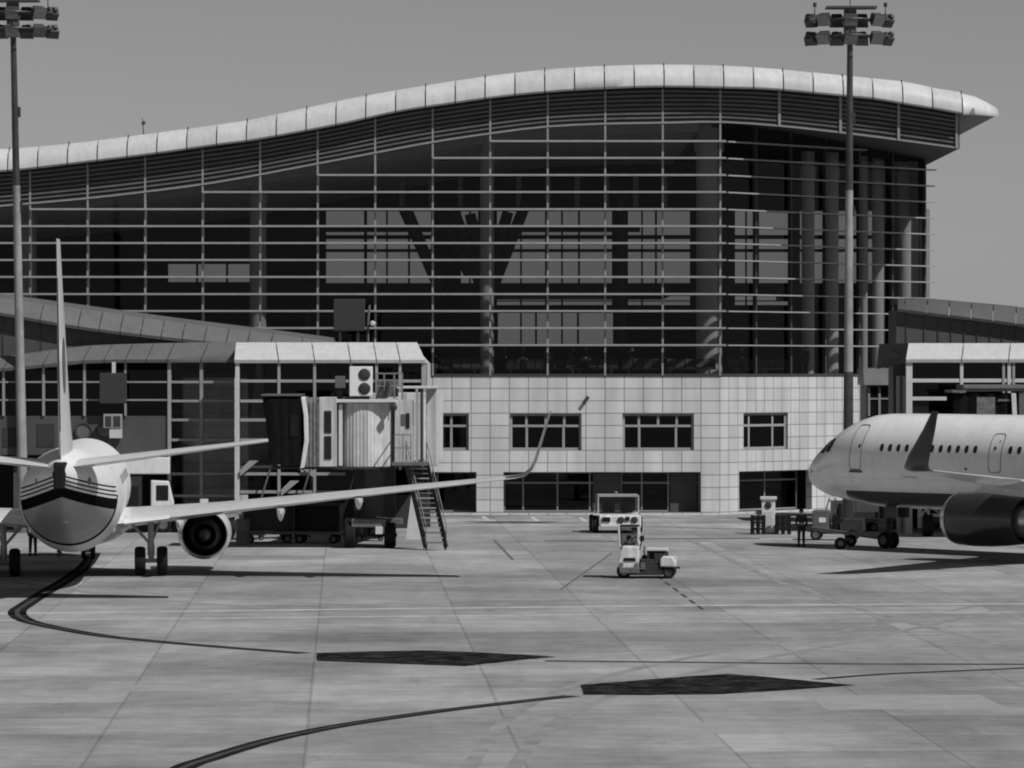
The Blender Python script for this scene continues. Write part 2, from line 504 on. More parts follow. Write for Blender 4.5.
# ------------------------------------------------------------------ mesh builder
class MB:
    def __init__(self):
        self.v = []
        self.f = []

    def add(self, vs, fs):
        b = len(self.v)
        self.v += [tuple(p) for p in vs]
        self.f += [tuple(b + i for i in f) for f in fs]
        return self

    def box(self, x0, x1, y0, y1, z0, z1):
        vs = [(x0, y0, z0), (x1, y0, z0), (x1, y1, z0), (x0, y1, z0), (x0, y0, z1), (x1, y0, z1), (x1, y1, z1), (x0, y1, z1)]
        return self.add(vs, [(0, 3, 2, 1), (4, 5, 6, 7), (0, 1, 5, 4), (1, 2, 6, 5), (2, 3, 7, 6), (3, 0, 4, 7)])

    def obox(self, c, size, rot=None):
        """oriented box: rot is a 3x3 Matrix"""
        M = rot or Matrix.Identity(3)
        sx, sy, sz = size[0] / 2, size[1] / 2, size[2] / 2
        c = Vector(c)
        vs = [c + M @ Vector((a * sx, b * sy, d * sz)) for (a, b, d) in
              ((-1, -1, -1), (1, -1, -1), (1, 1, -1), (-1, 1, -1), (-1, -1, 1), (1, -1, 1), (1, 1, 1), (-1, 1, 1))]
        return self.add(vs, [(0, 3, 2, 1), (4, 5, 6, 7), (0, 1, 5, 4), (1, 2, 6, 5), (2, 3, 7, 6), (3, 0, 4, 7)])

    def bar(self, p, q, w, h):
        """rectangular bar from p to q, w sideways, h upwards"""
        p, q = Vector(p), Vector(q)
        d = (q - p)
        n = d.normalized()
        up = Vector((0, 0, 1)) if abs(n.z) < 0.95 else Vector((0, 1, 0))
        s = n.cross(up).normalized()
        u = s.cross(n).normalized()
        M = Matrix((s, n, u)).transposed()
        return self.obox((p + q) / 2, (w, d.length, h), M)

    def tube(self, p, q, r, r2=None, n=10, cap=True):
        r2 = r if r2 is None else r2
        p, q = Vector(p), Vector(q)
        d = (q - p).normalized()
        up = Vector((0, 0, 1)) if abs(d.z) < 0.9 else Vector((1, 0, 0))
        a = d.cross(up).normalized()
        b = a.cross(d).normalized()
        vs = []
        for c, rr in ((p, r), (q, r2)):
            for i in range(n):
                t = 2 * PI * i / n
                vs.append(c + a * math.cos(t) * rr - b * math.sin(t) * rr)
        fs = [(i, (i + 1) % n, n + (i + 1) % n, n + i) for i in range(n)]
        if cap:
            fs.append(tuple(range(n - 1, -1, -1)))
            fs.append(tuple(range(n, 2 * n)))
        return self.add(vs, fs)

    def path(self, pts, r, n=8):
        for a, b in zip(pts[:-1], pts[1:]):
            self.tube(a, b, r, r, n)
        return self

    def loft(self, rings, cap0=True, cap1=True, closed=True):
        n = len(rings[0])
        vs = [p for r in rings for p in r]
        fs = []
        for i in range(len(rings) - 1):
            for j in range(n if closed else n - 1):
                k = (j + 1) % n
                fs.append((i * n + j, i * n + k, (i + 1) * n + k, (i + 1) * n + j))
        if cap0:
            fs.append(tuple(range(n - 1, -1, -1)))
        if cap1:
            b = (len(rings) - 1) * n
            fs.append(tuple(range(b, b + n)))
        return self.add(vs, fs)

    def lathe(self, prof, o, axis='y', n=32, cap0=False, cap1=False):
        """profile of (radius, distance along axis) turned about an axis through o"""
        o = Vector(o)
        rings = []
        for (r, h) in prof:
            ring = []
            for i in range(n):
                t = 2 * PI * i / n
                c, s = math.cos(t) * r, math.sin(t) * r
                if axis == 'y':
                    ring.append(o + Vector((c, h, s)))
                elif axis == 'x':
                    ring.append(o + Vector((h, c, s)))
                else:
                    ring.append(o + Vector((c, s, h)))
            rings.append(ring)
        return self.loft(rings, cap0, cap1)

    def prism(self, poly, plane, d0, d1):
        """extrude a 2D polygon; plane 'xz' extrudes along y, 'xy' along z, 'yz' along x"""
        def P(a, b, d):
            return {'xz': (a, d, b), 'xy': (a, b, d), 'yz': (d, a, b)}[plane]
        n = len(poly)
        vs = [P(a, b, d0) for a, b in poly] + [P(a, b, d1) for a, b in poly]
        fs = [(i, (i + 1) % n, n + (i + 1) % n, n + i) for i in range(n)]
        fs.append(tuple(range(n - 1, -1, -1)))
        fs.append(tuple(range(n, 2 * n)))
        return self.add(vs, fs)

    def build(self, name, mat, parent=None, smooth=False, bevel=0.0, mtx=None, angle=35, world=False, label=None):
        me = bpy.data.meshes.new(name)
        me.from_pydata(self.v, [], self.f)
        me.update()
        bm = bmesh.new()
        bm.from_mesh(me)
        bmesh.ops.recalc_face_normals(bm, faces=bm.faces[:])
        bm.to_mesh(me)
        bm.free()
        me.materials.append(mat)
        if smooth:
            for p in me.polygons:
                p.use_smooth = True
            me.set_sharp_from_angle(angle=R(angle))
        o = bpy.data.objects.new(name, me)
        COL.objects.link(o)
        if parent is not None:
            o.parent = parent
            if world:
                o.matrix_parent_inverse = root_matrix(parent).inverted()
        if mtx is not None:
            o.matrix_basis = mtx
        if bevel > 0:
            b = o.modifiers.new('bevel', 'BEVEL')
            b.width = bevel
            b.segments = 2
            b.limit_method = 'ANGLE'
            b.angle_limit = R(40)
        if label:
            o['label'] = label
        return o


def root_matrix(o):
    m = o.matrix_parent_inverse @ o.matrix_basis
    while o.parent:
        o = o.parent
        m = o.matrix_parent_inverse @ o.matrix_basis @ m if o.parent else o.matrix_basis @ m
    return m


def tag(o, label=None, cat=None, group=None, kind=None):
    if label:
        o['label'] = label
    if cat:
        o['category'] = cat
    if group:
        o['group'] = group
    if kind:
        o['kind'] = kind
    return o


def thing(name, label, cat, loc=(0, 0, 0), rz=0.0, group=None, rx=0.0, ry=0.0):
    o = bpy.data.objects.new(name, None)
    o.empty_display_size = 0.5
    COL.objects.link(o)
    o.location = loc
    o.rotation_euler = (rx, ry, rz)
    M = Matrix.Translation(loc) @ o.rotation_euler.to_matrix().to_4x4()
    o.matrix_basis = M
    return tag(o, label, cat, group)


def copy_tree(o, parent=None):
    c = o.copy()
    COL.objects.link(c)
    if parent is not None:
        c.parent = parent
    for ch in o.children:
        copy_tree(ch, c)
    return c


def rotz3(a):
    return Matrix.Rotation(a, 3, 'Z')

# ------------------------------------------------------------------ setting: apron and its markings
g = MB()
g.add([(-1500, -200, 0), (1500, -200, 0), (1500, 4000, 0), (-1500, 4000, 0)], [(0, 1, 2, 3)])
tag(g.build('apron', M_concrete), kind='structure')


def ground_line(name, pts, width, mat, z=0.004):
    """a painted line on the apron through ground points (x, y), width in metres"""
    P = [Vector((p[0], p[1])) for p in pts]
    # resample with Catmull-Rom for smooth bends
    Q = []
    if len(P) > 2:
        for i in range(len(P) - 1):
            p0 = P[max(i - 1, 0)]; p1 = P[i]; p2 = P[i + 1]; p3 = P[min(i + 2, len(P) - 1)]
            for k in range(8):
                t = k / 8
                Q.append(0.5 * ((2 * p1) + (p2 - p0) * t + (2 * p0 - 5 * p1 + 4 * p2 - p3) * t * t + (3 * p1 - p0 - 3 * p2 + p3) * t**3))
        Q.append(P[-1])
    else:
        Q = P
    vs, fs = [], []
    for i, q in enumerate(Q):
        d = (Q[min(i + 1, len(Q) - 1)] - Q[max(i - 1, 0)]).normalized()
        n = Vector((-d.y, d.x)) * width / 2
        vs += [(q.x + n.x, q.y + n.y, z), (q.x - n.x, q.y - n.y, z)]
    for i in range(len(Q) - 1):
        fs.append((2 * i, 2 * i + 1, 2 * i + 3, 2 * i + 2))
    m = MB(); m.add(vs, fs)
    return tag(m.build(name, mat), kind='structure')


def px_line(name, pix, width, mat, z=0.004):
    return ground_line(name, [gnd(a, b) for a, b in pix], width, mat, z)


LEAD1 = [(94, 553), (85, 566), (66, 580), (46, 592), (27, 604), (17, 612), (25, 620), (52, 627), (100, 635.5), (150, 641), (220, 647), (305, 653.5)]
LEAD2 = [(145, 790), (185, 767), (210, 758.5), (238, 749.5), (280, 738), (345, 725), (430, 712.5), (500, 704), (572, 696)]
LEAD3 = [(815, 679.5), (880, 674.5), (960, 671), (1040, 667.5)]
px_line('taxi_line_border', LEAD1, 0.62, M_linedark, 0.004)
px_line('taxi_line', LEAD1, 0.16, M_linemid, 0.008)
px_line('taxi_line_border', LEAD2, 0.55, M_linedark, 0.004)
px_line('taxi_line', LEAD2, 0.15, M_linemid, 0.008)
px_line('taxi_line_border', LEAD3, 0.35, M_linedark, 0.004)
# two long thin white lines across the apron
px_line('apron_line', [(-60, 614.5), (300, 610), (600, 606.5), (800, 605), (1090, 603.5)], 0.55, M_linewhite)
px_line('apron_line', [(-60, 621), (150, 619), (300, 617.5), (600, 614.5), (800, 613), (1090, 612)], 0.42, M_linewhite)
px_line('drain_slot', [(545, 661), (700, 662.5), (850, 664), (1090, 664.5)], 0.5, M_linemid)
px_line('service_road_line', [(440, 525.5), (590, 525)], 0.9, M_linewhite)
px_line('service_road_line', [(660, 524.5), (760, 524)], 0.9, M_linewhite)
px_line('service_road_line', [(640, 539), (760, 538.5)], 0.8, M_linemid)
for a in ((483, 516.5), (532, 517), (580, 517.5)):
    px_line('parking_line', [a, (a[0] + 6, a[1] + 4.5)], 0.24, M_linewhite)
px_line('crack_seal_line', [(612, 553), (560, 590)], 0.10, M_faint)
for k in range(6):
    t0, t1 = k / 6, (k + 0.6) / 6
    px_line('dash_line', [(657 + 49 * t0, 576 + 36 * t0), (657 + 49 * t1, 576 + 36 * t1)], 0.12, M_linemid)
px_line('crack_seal_line', [(494, 540), (513, 560)], 0.14, M_faint)
px_line('tyre_mark', [(545, 541), (640, 541.5)], 0.7, M_linemid)

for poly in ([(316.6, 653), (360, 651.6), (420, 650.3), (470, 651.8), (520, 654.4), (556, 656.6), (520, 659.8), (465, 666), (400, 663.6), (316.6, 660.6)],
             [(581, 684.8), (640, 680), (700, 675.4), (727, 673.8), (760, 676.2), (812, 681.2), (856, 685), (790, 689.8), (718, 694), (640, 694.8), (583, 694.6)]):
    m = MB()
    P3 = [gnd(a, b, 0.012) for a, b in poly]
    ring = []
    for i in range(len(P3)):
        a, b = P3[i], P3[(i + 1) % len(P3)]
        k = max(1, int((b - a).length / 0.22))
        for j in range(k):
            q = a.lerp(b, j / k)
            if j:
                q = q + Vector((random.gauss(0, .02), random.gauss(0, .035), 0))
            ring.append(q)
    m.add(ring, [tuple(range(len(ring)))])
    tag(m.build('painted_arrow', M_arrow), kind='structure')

for im, pts in enumerate(([(-60, 566), (120, 590), (330, 604), (560, 607)], [(-60, 571), (120, 596), (330, 611.5), (560, 615)],
            [(1060, 590), (860, 628), (640, 668), (520, 710), (455, 790)], [(1060, 596), (880, 636), (672, 678), (556, 722), (500, 790)],
            [(690, 540), (800, 590), (980, 640), (1080, 660)])):
    px_line('tyre_mark', pts, 0.34, M_rubber, 0.0022 + 0.0003 * im)
for (a, b, w, d) in ((150, 688, 3.0, 2.2), (700, 728, 2.2, 3.0), (905, 702, 4.3, 4.3)):
    c = gnd(a, b, 0.0015)
    m = MB(); m.obox((c.x, c.y, 0.0), (w, d, 0.003), rotz3(R(2.3)))
    tag(m.build('concrete_patch', M_patch), kind='structure')

# kerb strip along the terminal foot
m = MB()
m.box(-70, 11.2, 233.3, 233.95, 0, 0.12)
tag(m.build('kerb', M_tile, bevel=0.01), kind='structure')

# ------------------------------------------------------------------ terminal building
D0 = 234.0
SX = F / D0


def tx(px):
    return (px - 512) / SX


def tz(py):
    return CH + (HZ - py) / SX


term = thing('airport_terminal', 'long glass fronted terminal with a curved pale roof edge over a stone tiled base', 'terminal', (0, D0, 0))
E = Vector((math.cos(R(46.5)), math.sin(R(46.5)), 0))   # direction of the receding side front
C0 = Vector((tx(720), D0, 0))
SIDE = Matrix.Translation(C0) @ Matrix.Rotation(R(46.5), 4, 'Z')
SIDEL = 18.5
FLOOR = tz(376)

ROOF_PX = [(-200, 156, 181), (-60, 152.5, 177), (0, 149.5, 173), (25, 148, 171), (80, 142.8, 164.5), (150, 134, 156), (225, 124, 145.5), (256, 119, 141.5),
           (340, 101, 126), (400, 90, 113), (460, 80.5, 104), (500, 75, 98.5), (545, 70, 94), (600, 66.5, 90.5), (660, 65, 88.5), (720, 66, 89.5),
           (768, 68.7, 91), (814, 73, 95), (850, 76.5, 98.5), (875, 79, 101), (905, 82.3, 106), (936, 88.7, 111), (966, 94, 116), (1001, 106, 117)]
BAND_PX = [(-200, 222), (-60, 212), (0, 207), (100, 198), (202, 185.5), (258, 176), (300, 168), (372, 154.5), (430, 143.6), (487, 135), (543, 128), (600, 125),
           (660, 124), (720, 123), (780, 127), (840, 133.5), (880, 138.5), (925, 144.5), (958, 149)]


def roof_z(x):
    t, b = smooth_table(ROOF_PX, 512 + x * SX)
    return tz(t), tz(b)


def band_z(x):
    return tz(smooth_table(BAND_PX, 512 + x * SX)[0])


def cells(us, zs, openings):
    """grid cells (u0,u1,z0,z1) of a wall that are not inside an opening"""
    U = sorted(set(us + [o[0] for o in openings] + [o[1] for o in openings]))
    Z = sorted(set(zs + [o[2] for o in openings] + [o[3] for o in openings]))
    out = []
    for i in range(len(U) - 1):
        for j in range(len(Z) - 1):
            cu, cz = (U[i] + U[i + 1]) / 2, (Z[j] + Z[j + 1]) / 2
            if not any(o[0] < cu < o[1] and o[2] < cz < o[3] for o in openings):
                out.append((U[i], U[i + 1], Z[j], Z[j + 1]))
    return out


def wall_mesh(u0, u1, z0, z1, openings, depth, y=0.0):
    m = MB()
    for (a, b, c, d) in cells([u0, u1], [z0, z1], openings):
        m.add([(a, y, c), (b, y, c), (b, y, d), (a, y, d)], [(0, 1, 2, 3)])
    for (a, b, c, d) in openings:
        e = y + depth
        m.add([(a, y, c), (a, e, c), (a, e, d), (a, y, d)], [(0, 1, 2, 3)])
        m.add([(b, y, c), (b, y, d), (b, e, d), (b, e, c)], [(0, 1, 2, 3)])
        m.add([(a, y, d), (a, e, d), (b, e, d), (b, y, d)], [(0, 1, 2, 3)])
        m.add([(a, y, c), (b, y, c), (b, e, c), (a, e, c)], [(0, 1, 2, 3)])
    # outer return edges so the wall has thickness
    e = y + depth
    m.add([(u0, y, z0), (u0, e, z0), (u0, e, z1), (u0, y, z1)], [(0, 1, 2, 3)])
    m.add([(u1, y, z0), (u1, y, z1), (u1, e, z1), (u1, e, z0)], [(0, 1, 2, 3)])
    m.add([(u0, y, z1), (u0, e, z1), (u1, e, z1), (u1, y, z1)], [(0, 1, 2, 3)])
    return m


# openings of the stone base, front (world x) and side (distance along the side front)
zw0, zw1, zg1 = tz(450), tz(413.5), tz(472)
front_windows = [(tx(438.5), tx(469)), (tx(510), tx(581.5)), (tx(622.5), tx(694))]
front_bays = [(tx(280), tx(476.5)), (tx(503.5), tx(700.5))]
ops = [(a, b, zw0, zw1) for a, b in front_windows] + [(a, b, 0.12, zg1) for a, b in front_bays]
FM = Matrix.Translation((0, D0, 0))


def side_t(px):
    k = (px - 512) / F
    return (k * D0 - C0.x) / (E.x - k * E.y)


def front_wall():
    m = wall_mesh(-75, C0.x, 0, FLOOR, ops, 0.45)
    o = m.build('stone_wall', M_tile, term, world=True)
    o.matrix_basis = FM
    s_ops = [(side_t(743.5), side_t(788), zw0, zw1), (side_t(739), side_t(812), 0.12, zg1)]
    m = wall_mesh(0.0, side_t(865), 0, FLOOR, s_ops, 0.45)
    o2 = m.build('stone_wall', M_tileR, term, world=True)
    o2.matrix_basis = SIDE
    return s_ops


side_ops = front_wall()


def window(a, b, c, d, M, depth, uprights, transom, name='window', barw=0.13, y=None, matb=None, mglass=None, cols_top=None):
    """framed window set back in a wall opening: frame part and one pane sub-part"""
    y0 = depth - 0.28 if y is None else y
    f = MB()
    w = barw
    f.box(a, b, y0, y0 + 0.1, c, c + w)
    f.box(a, b, y0, y0 + 0.1, d - w, d)
    f.box(a, a + w, y0 + 0.002, y0 + 0.098, c + w, d - w)
    f.box(b - w, b, y0 + 0.002, y0 + 0.098, c + w, d - w)
    zt = c + (d - c) * transom
    f.box(a + w, b - w, y0 - 0.01, y0 + 0.092, zt - w / 2, zt + w / 2)
    for u in uprights:
        x = a + (b - a) * u
        f.box(x - w / 2, x + w / 2, y0 + 0.004, y0 + 0.096, c + w, zt - w / 2)
    for u in (cols_top or uprights):
        x = a + (b - a) * u
        f.box(x - w / 2, x + w / 2, y0 + 0.004, y0 + 0.096, zt + w / 2, d - w)
    fo = f.build(name, matb or M_frame, term, world=True)
    fo.matrix_basis = M
    p = MB()
    p.box(a + 0.02, b - 0.02, y0 + 0.045, y0 + 0.055, c + 0.02, d - 0.02)
    p.build('pane', mglass or M_glassdark, fo)
    return fo


for i, (a, b) in enumerate(front_windows):
    if i == 0:
        window(a, b, zw0, zw1, FM, 0.45, [0.42], 0.66)
    else:
        window(a, b, zw0, zw1, FM, 0.45, [0.235, 0.75], 0.66, cols_top=[0.23, 0.5, 0.76])
a, b, c, d = side_ops[0]
window(a, b, c, d, SIDE, 0.45, [0.17, 0.70], 0.66)

# shop-front like glazing deep in the ground floor bays
for (a, b), ups in ((front_bays[0], [0.2, 0.4, 0.6, 0.8]), (front_bays[1], [0.10, 0.275, 0.44, 0.60, 0.705, 0.84])):
    window(a, b, 0.12, zg1, FM, 0.45, ups, 0.72, name='bay_glazing', y=1.1, matb=M_mullion, barw=0.09)
a, b, c, d = side_ops[1]
window(a, b, c, d, SIDE, 0.45, [0.2, 0.55], 0.75, name='bay_glazing', y=1.1, matb=M_mullion, barw=0.09)
m = MB()
for (a, b) in front_bays:
    m.box(a - 0.02, a + 0.0, D0 + 0.46, D0 + 2.2, 0.12, zg1)
    m.box(b, b + 0.02, D0 + 0.46, D0 + 2.2, 0.12, zg1)
    m.box(a, b, D0 + 0.46, D0 + 2.2, zg1, zg1 + 0.02)
m.build('bay_reveal', M_slatback, term, world=True)
for (a, b) in ((0.455, 0.60), (0.85, 0.985)):
    m = MB()
    A = front_bays[1][0] + (front_bays[1][1] - front_bays[1][0]) * a
    B = front_bays[1][0] + (front_bays[1][1] - front_bays[1][0]) * b
    m.box(A, B, D0 + 1.0, D0 + 1.06, 0.12, zg1 - 0.05)
    for k in range(1, 4):
        m.box(A, B, D0 + 0.985, D0 + 1.0, 0.12 + k * 0.55, 0.15 + k * 0.55)
    m.build('roller_shutter', M_wallgrey, term, world=True)

# floors and inner walls
m = MB()
poly = [(-75, D0 + 0.46), (C0.x - 0.2, D0 + 0.46), (C0.x + E.x * SIDEL - 0.3, D0 + E.y * SIDEL + 0.3), (C0.x + E.x * SIDEL - 0.3, 279.5), (-75, 279.5)]
m.prism(poly, 'xy', FLOOR - 0.5, FLOOR - 0.02)
m.build('departure_floor', M_floor, term, world=True)
m = MB()
m.box(-75, 24, D0 + 9, D0 + 9.2, 0, FLOOR - 0.5)
m.build('ground_hall_wall', M_inside, term, world=True)

# back wall with its own window openings onto the sky
DB = 280.0


def bx(px):
    return (px - 512) * DB / F


def bz(py):
    return CH + (HZ - py) * DB / F


back_ops = []
for (a, b) in ((326, 364), (367, 408), (410, 431), (461, 478), (497, 545), (547, 578), (580, 612), (628, 655), (657, 690), (735, 757), (759, 788), (800, 826), (828, 858), (868, 892), (894, 916)):
    for (t, bo) in ((211, 235), (239, 249), (252, 283)):
        back_ops.append((bx(a), bx(b), bz(bo), bz(t)))
for (a, b) in ((168, 196), (198, 226), (228, 250)):
    back_ops.append((bx(a), bx(b), bz(282), bz(264)))
for (a, b) in ((497, 545), (547, 612), (628, 690), (735, 788)):
    back_ops.append((bx(a), bx(b), bz(305), bz(296)))
for (a, b) in ((498, 535), (537, 577), (579, 613)):
    back_ops.append((bx(a), bx(b), bz(344), bz(313)))
m = wall_mesh(-75, C0.x + E.x * SIDEL + 0.2, 0, 18.9, back_ops, 0.3)
o = m.build('rear_wall', M_inside, term, world=True)
o.matrix_basis = Matrix.Translation((0, DB, 0))
m = MB()
m.box(-75.2, -75, D0 + 0.46, DB, 0, 24)
m.build('end_wall', M_inside, term, world=True)
m = MB()
rg = []
for i in range(41):
    x = -75 + (C0.x + E.x * SIDEL + 75) * i / 40
    zt = max(18.95, roof_z(x)[1] + 0.05)
    rg.append([(x, DB + 0.01, 18.9), (x, DB + 0.29, 18.9), (x, DB + 0.29, zt), (x, DB + 0.01, zt)])
m.loft(rg); m.build('rear_gable', M_inside, term, world=True)
m = MB(); m.add([(bx(150), DB + 0.2, FLOOR), (bx(930), DB + 0.2, FLOOR), (bx(930), DB + 0.2, 18.8), (bx(150), DB + 0.2, 18.8)], [(0, 1, 2, 3)]); m.build('rear_glazing', M_glassrear, term, world=True)
m = MB(); m.box(xat(793, 262), C0.x + E.x * SIDEL - 0.4, 262, 279, zat(297, 262), zat(284, 262)); m.build('mezzanine', M_wallgrey, term, world=True)
# mezzanine edge and hall ceiling panels
m = MB()
m.box(-60, 10, 262, 279, zat(295, 262), zat(284, 262))
m.build('mezzanine', M_wallgrey, term, world=True)

for k in range(10):
    px = 402 + 29.2 * k
    m = MB(); x = xat(px, 262); m.box(x - 0.16, x + 0.16, 261.8, 262.1, zat(207, 262), zat(176, 262)); m.build('clerestory_post', M_column, term, world=True)
m = MB(); m.box(xat(372, 262), xat(700, 262), 262.2, 262.5, zat(211, 262), zat(206.5, 262)); m.build('clerestory_beam', M_wallgrey, term, world=True)
for px in (387, 470, 521, 562, 642, 746, 813):
    m = MB(); x = bx(px); m.box(x - 0.06, x + 0.06, DB - 0.08, DB - 0.01, bz(346), bz(211)); m.build('rear_mullion', M_darkframe, term, world=True)
for py in (301,):
    m = MB(); m.box(bx(320), bx(860), DB - 0.14, DB - 0.09, bz(py) - 0.04, bz(py) + 0.04); m.build('rear_transom', M_darkframe, term, world=True)
m = MB(); m.box(xat(300, 268), xat(640, 268), 268, 268.3, zat(232, 268), zat(227, 268)); m.build('roof_tie', M_strut, term, world=True)
for k in range(9):
    Y = D0 + 4 + 4.6 * k
    m = MB()
    rg = []
    for i in range(31):
        x = -40 + (C0.x - 1.0 + 40) * i / 30
        b = band_z(x)
        rg.append([(x, Y, b - 0.25), (x, Y, b + 0.4), (x, Y + 0.25, b + 0.4), (x, Y + 0.25, b - 0.25)])
    m.loft(rg); m.build('roof_rib', M_column, term, world=True)

# columns standing inside the glass
def col(px, D, rpx, z0, z1, mat=M_column):
    mm = MB()
    X = xat(px, D)
    r = rpx * D / F
    mm.tube((X, D, z0), (X, D, z1), r, r, 20)
    mm.tube((X, D, z1 - 1.6), (X, D, z1 - 0.9), r * 1.15, r * 1.15, 20)
    return mm.build('column', mat, term, world=True, smooth=True)


col(487, 239, 7.0, FLOOR, band_z(tx(487)) + 0.3)
col(258, 239, 8.5, FLOOR, band_z(tx(258)) + 0.3)
col(28, 239, 8.5, FLOOR, band_z(tx(28)) + 0.3)
col(709, 240, 13, FLOOR, band_z(tx(709)) + 0.3)
for px, D, rp in ((808, 249, 6.5), (832, 250, 6.5), (864, 252, 3.5), (878, 253, 6.0), (905, 256, 6.5)):
    col(px, D, rp, FLOOR, 21.0, M_column)
for (p, q) in (((487, 300), (452, 206)), ((487, 300), (526, 203)), ((487, 285), (470, 214)), ((487, 285), (508, 212)), ((404, 206), (440, 290)), ((440, 212), (470, 276)), ((620, 350), (620, 195))):
    m = MB()
    m.tube(at(p[0], p[1], 258), at(q[0], q[1], 258), 0.42, 0.34, 12)
    m.build('tree_strut', M_strut, term, world=True, smooth=True)

# glazing: one sheet per front, mullions, fins
def strip_top(x0, x1, n, ztop, y):
    return [(x0 + (x1 - x0) * i / n, y, ztop(x0 + (x1 - x0) * i / n)) for i in range(n + 1)]


N = 60
vs, fs = [], []
for i in range(N + 1):
    x = -75 + (C0.x + 75) * i / N
    zt = band_z(x) + 0.15
    vs += [(x, D0 + 0.2, FLOOR), (x, D0 + 0.2, zt)]
for i in range(N):
    fs.append((2 * i, 2 * i + 2, 2 * i + 3, 2 * i + 1))
m = MB(); m.add(vs, fs)
m.build('glazing', M_glass, term, world=True)
vs, fs = [], []
TB = side_t(865)
for i in range(25):
    t = SIDEL * i / 24
    zb = 0.0 if t > TB else FLOOR
    p = C0 + E * t
    zt = band_z(p.x) + 0.1
    vs += [(t, 0.2, zb), (t, 0.2, zt)]
for i in range(24):
    fs.append((2 * i, 2 * i + 2, 2 * i + 3, 2 * i + 1))
m = MB(); m.add(vs, fs)
o = m.build('glazing', M_glassside, term, world=True); o.matrix_basis = SIDE
CE = C0 + E * SIDEL
YE = CE.y + 12.0
m = MB(); m.add([(CE.x, CE.y, 0), (CE.x, YE, 0), (CE.x, YE, 17.4), (CE.x, CE.y, 17.4)], [(0, 1, 2, 3)])
m.build('glazing', M_glass, term, world=True)
m = MB(); m.box(CE.x - 0.1, CE.x + 0.1, CE.y + 0.2, DB - 0.02, 17.4, band_z(CE.x) + 0.12); m.box(CE.x - 0.1, CE.x + 0.1, YE, DB - 0.02, 0, 17.4)
for k in range(1, 5):
    m.box(CE.x - 0.1, CE.x + 0.1, CE.y + 2.4 * k, CE.y + 2.4 * k + 0.35, 0, 17.4)
m.box(CE.x - 0.1, CE.x + 0.1, CE.y + 0.2, YE, 9.6, 10.3)
m.build('flank_wall', M_inside, term, world=True)

BAY = 3.2
for k in range(0, 24):
    x = C0.x - BAY * k
    zt = roof_z(x)[1] - 0.05
    m = MB()
    m.box(x - 0.05, x + 0.05, D0 - 0.08, D0 + 0.18, FLOOR + 0.02, tz(345.3) - 0.08)
    m.box(x - 0.05, x + 0.05, D0 - 0.32, D0 + 0.18, tz(345.3) - 0.08, zt)
    m.build('mullion', M_mullion, term, world=True)
for k in range(1, 7):
    t = SIDEL / 6 * k
    p = C0 + E * min(t, SIDEL)
    m = MB()
    m.box(t - 0.06, t + 0.06, -0.05, 0.18, FLOOR if t < TB else 0.0, band_z(p.x) + 0.05)
    o = m.build('mullion', M_darkframe if k > 0 else M_mullion, term, world=True); o.matrix_basis = SIDE
rows = [345.3, 328.3, 311.3, 294.4, 277.3, 260.4, 243.5, 226.6, 209.7, 192.6, 175.6, 158.6, 141.8]
for i, r in enumerate(rows):
    z = tz(r)
    # the fin starts at the first mullion where the band is safely above it
    x0 = -75.0
    for k in range(23, -1, -1):
        x = C0.x - BAY * k
        if band_z(x) > z + 0.28:
            x0 = x
            break
    m = MB()
    m.box(x0, C0.x + 0.30, D0 - 0.62, D0 - 0.325, z - 0.055, z + 0.055)
    m.build('sun_fin', M_fin, term, world=True, bevel=0.015)
    m = MB()
    zmaxt = [t for t in [j * 0.25 for j in range(0, int(SIDEL / 0.25) + 1)] if band_z((C0 + E * t).x) > z + 0.25]
    t1 = max(zmaxt) + 0.45 if zmaxt else 2.0
    if r > 300:
        t1 = min(t1, side_t(897))
    m.box(0.12, t1, -0.52, -0.06, z - 0.035, z + 0.035)
    o = m.build('sun_fin', M_fin, term, world=True); o.matrix_basis = SIDE
for (a, b, M_, y) in ((-75, C0.x, FM, 0.0), (0.0, TB, SIDE, 0.0)):
    m = MB()
    m.box(a, b, -0.06, 0.3, FLOOR - 0.002, FLOOR + 0.12)
    o = m.build('sill_rail', M_darkframe, term, world=True); o.matrix_basis = M_

# roof slab, its louvred band, soffit and the pale edge panels
_nt = M_fascia.node_tree
_pb = [n for n in _nt.nodes if n.type == 'BSDF_PRINCIPLED'][0]
_cc = [n for n in _nt.nodes if n.type == 'COMBINE_COLOR'][0]
_oi = _nt.nodes.new('ShaderNodeObjectInfo')
_mr = _nt.nodes.new('ShaderNodeMapRange')
_mr.inputs['To Min'].default_value = 0.90
_mr.inputs['To Max'].default_value = 1.10
_nt.links.new(_oi.outputs['Random'], _mr.inputs['Value'])
_mx = _nt.nodes.new('ShaderNodeMix'); _mx.data_type = 'RGBA'; _mx.blend_type = 'MULTIPLY'
_mx.inputs['Factor'].default_value = 1.0
_nt.links.new(_cc.outputs['Color'], _mx.inputs[6])
_nt.links.new(_mr.outputs['Result'], _mx.inputs[7])
_nt.links.new(_mx.outputs[2], _pb.inputs['Base Color'])
XT = tx(1001)
rings = []
for i in range(91):
    x = -75 + (tx(972) + 75) * i / 90
    zt, zb = roof_z(x)
    y0 = D0 - 1.05
    rings.append([(x, y0 + 0.05, zb + 0.06), (x, y0 + 0.15, zb + 0.4), (x, y0 + 1.3, zt - 0.06), (x, DB + 2, zt - 0.06), (x, DB + 2, zb + 0.06)])
zt, zb = tz(106.5), tz(115.5)
rings.append([(XT - 0.05, D0 + 1.5, zb + 0.1), (XT - 0.05, D0 + 1.55, zb + 0.2), (XT - 0.05, D0 + 2.3, zt - 0.05), (XT - 0.05, DB, zt - 0.05), (XT - 0.05, DB, zb + 0.1)])
m = MB(); m.loft(rings)
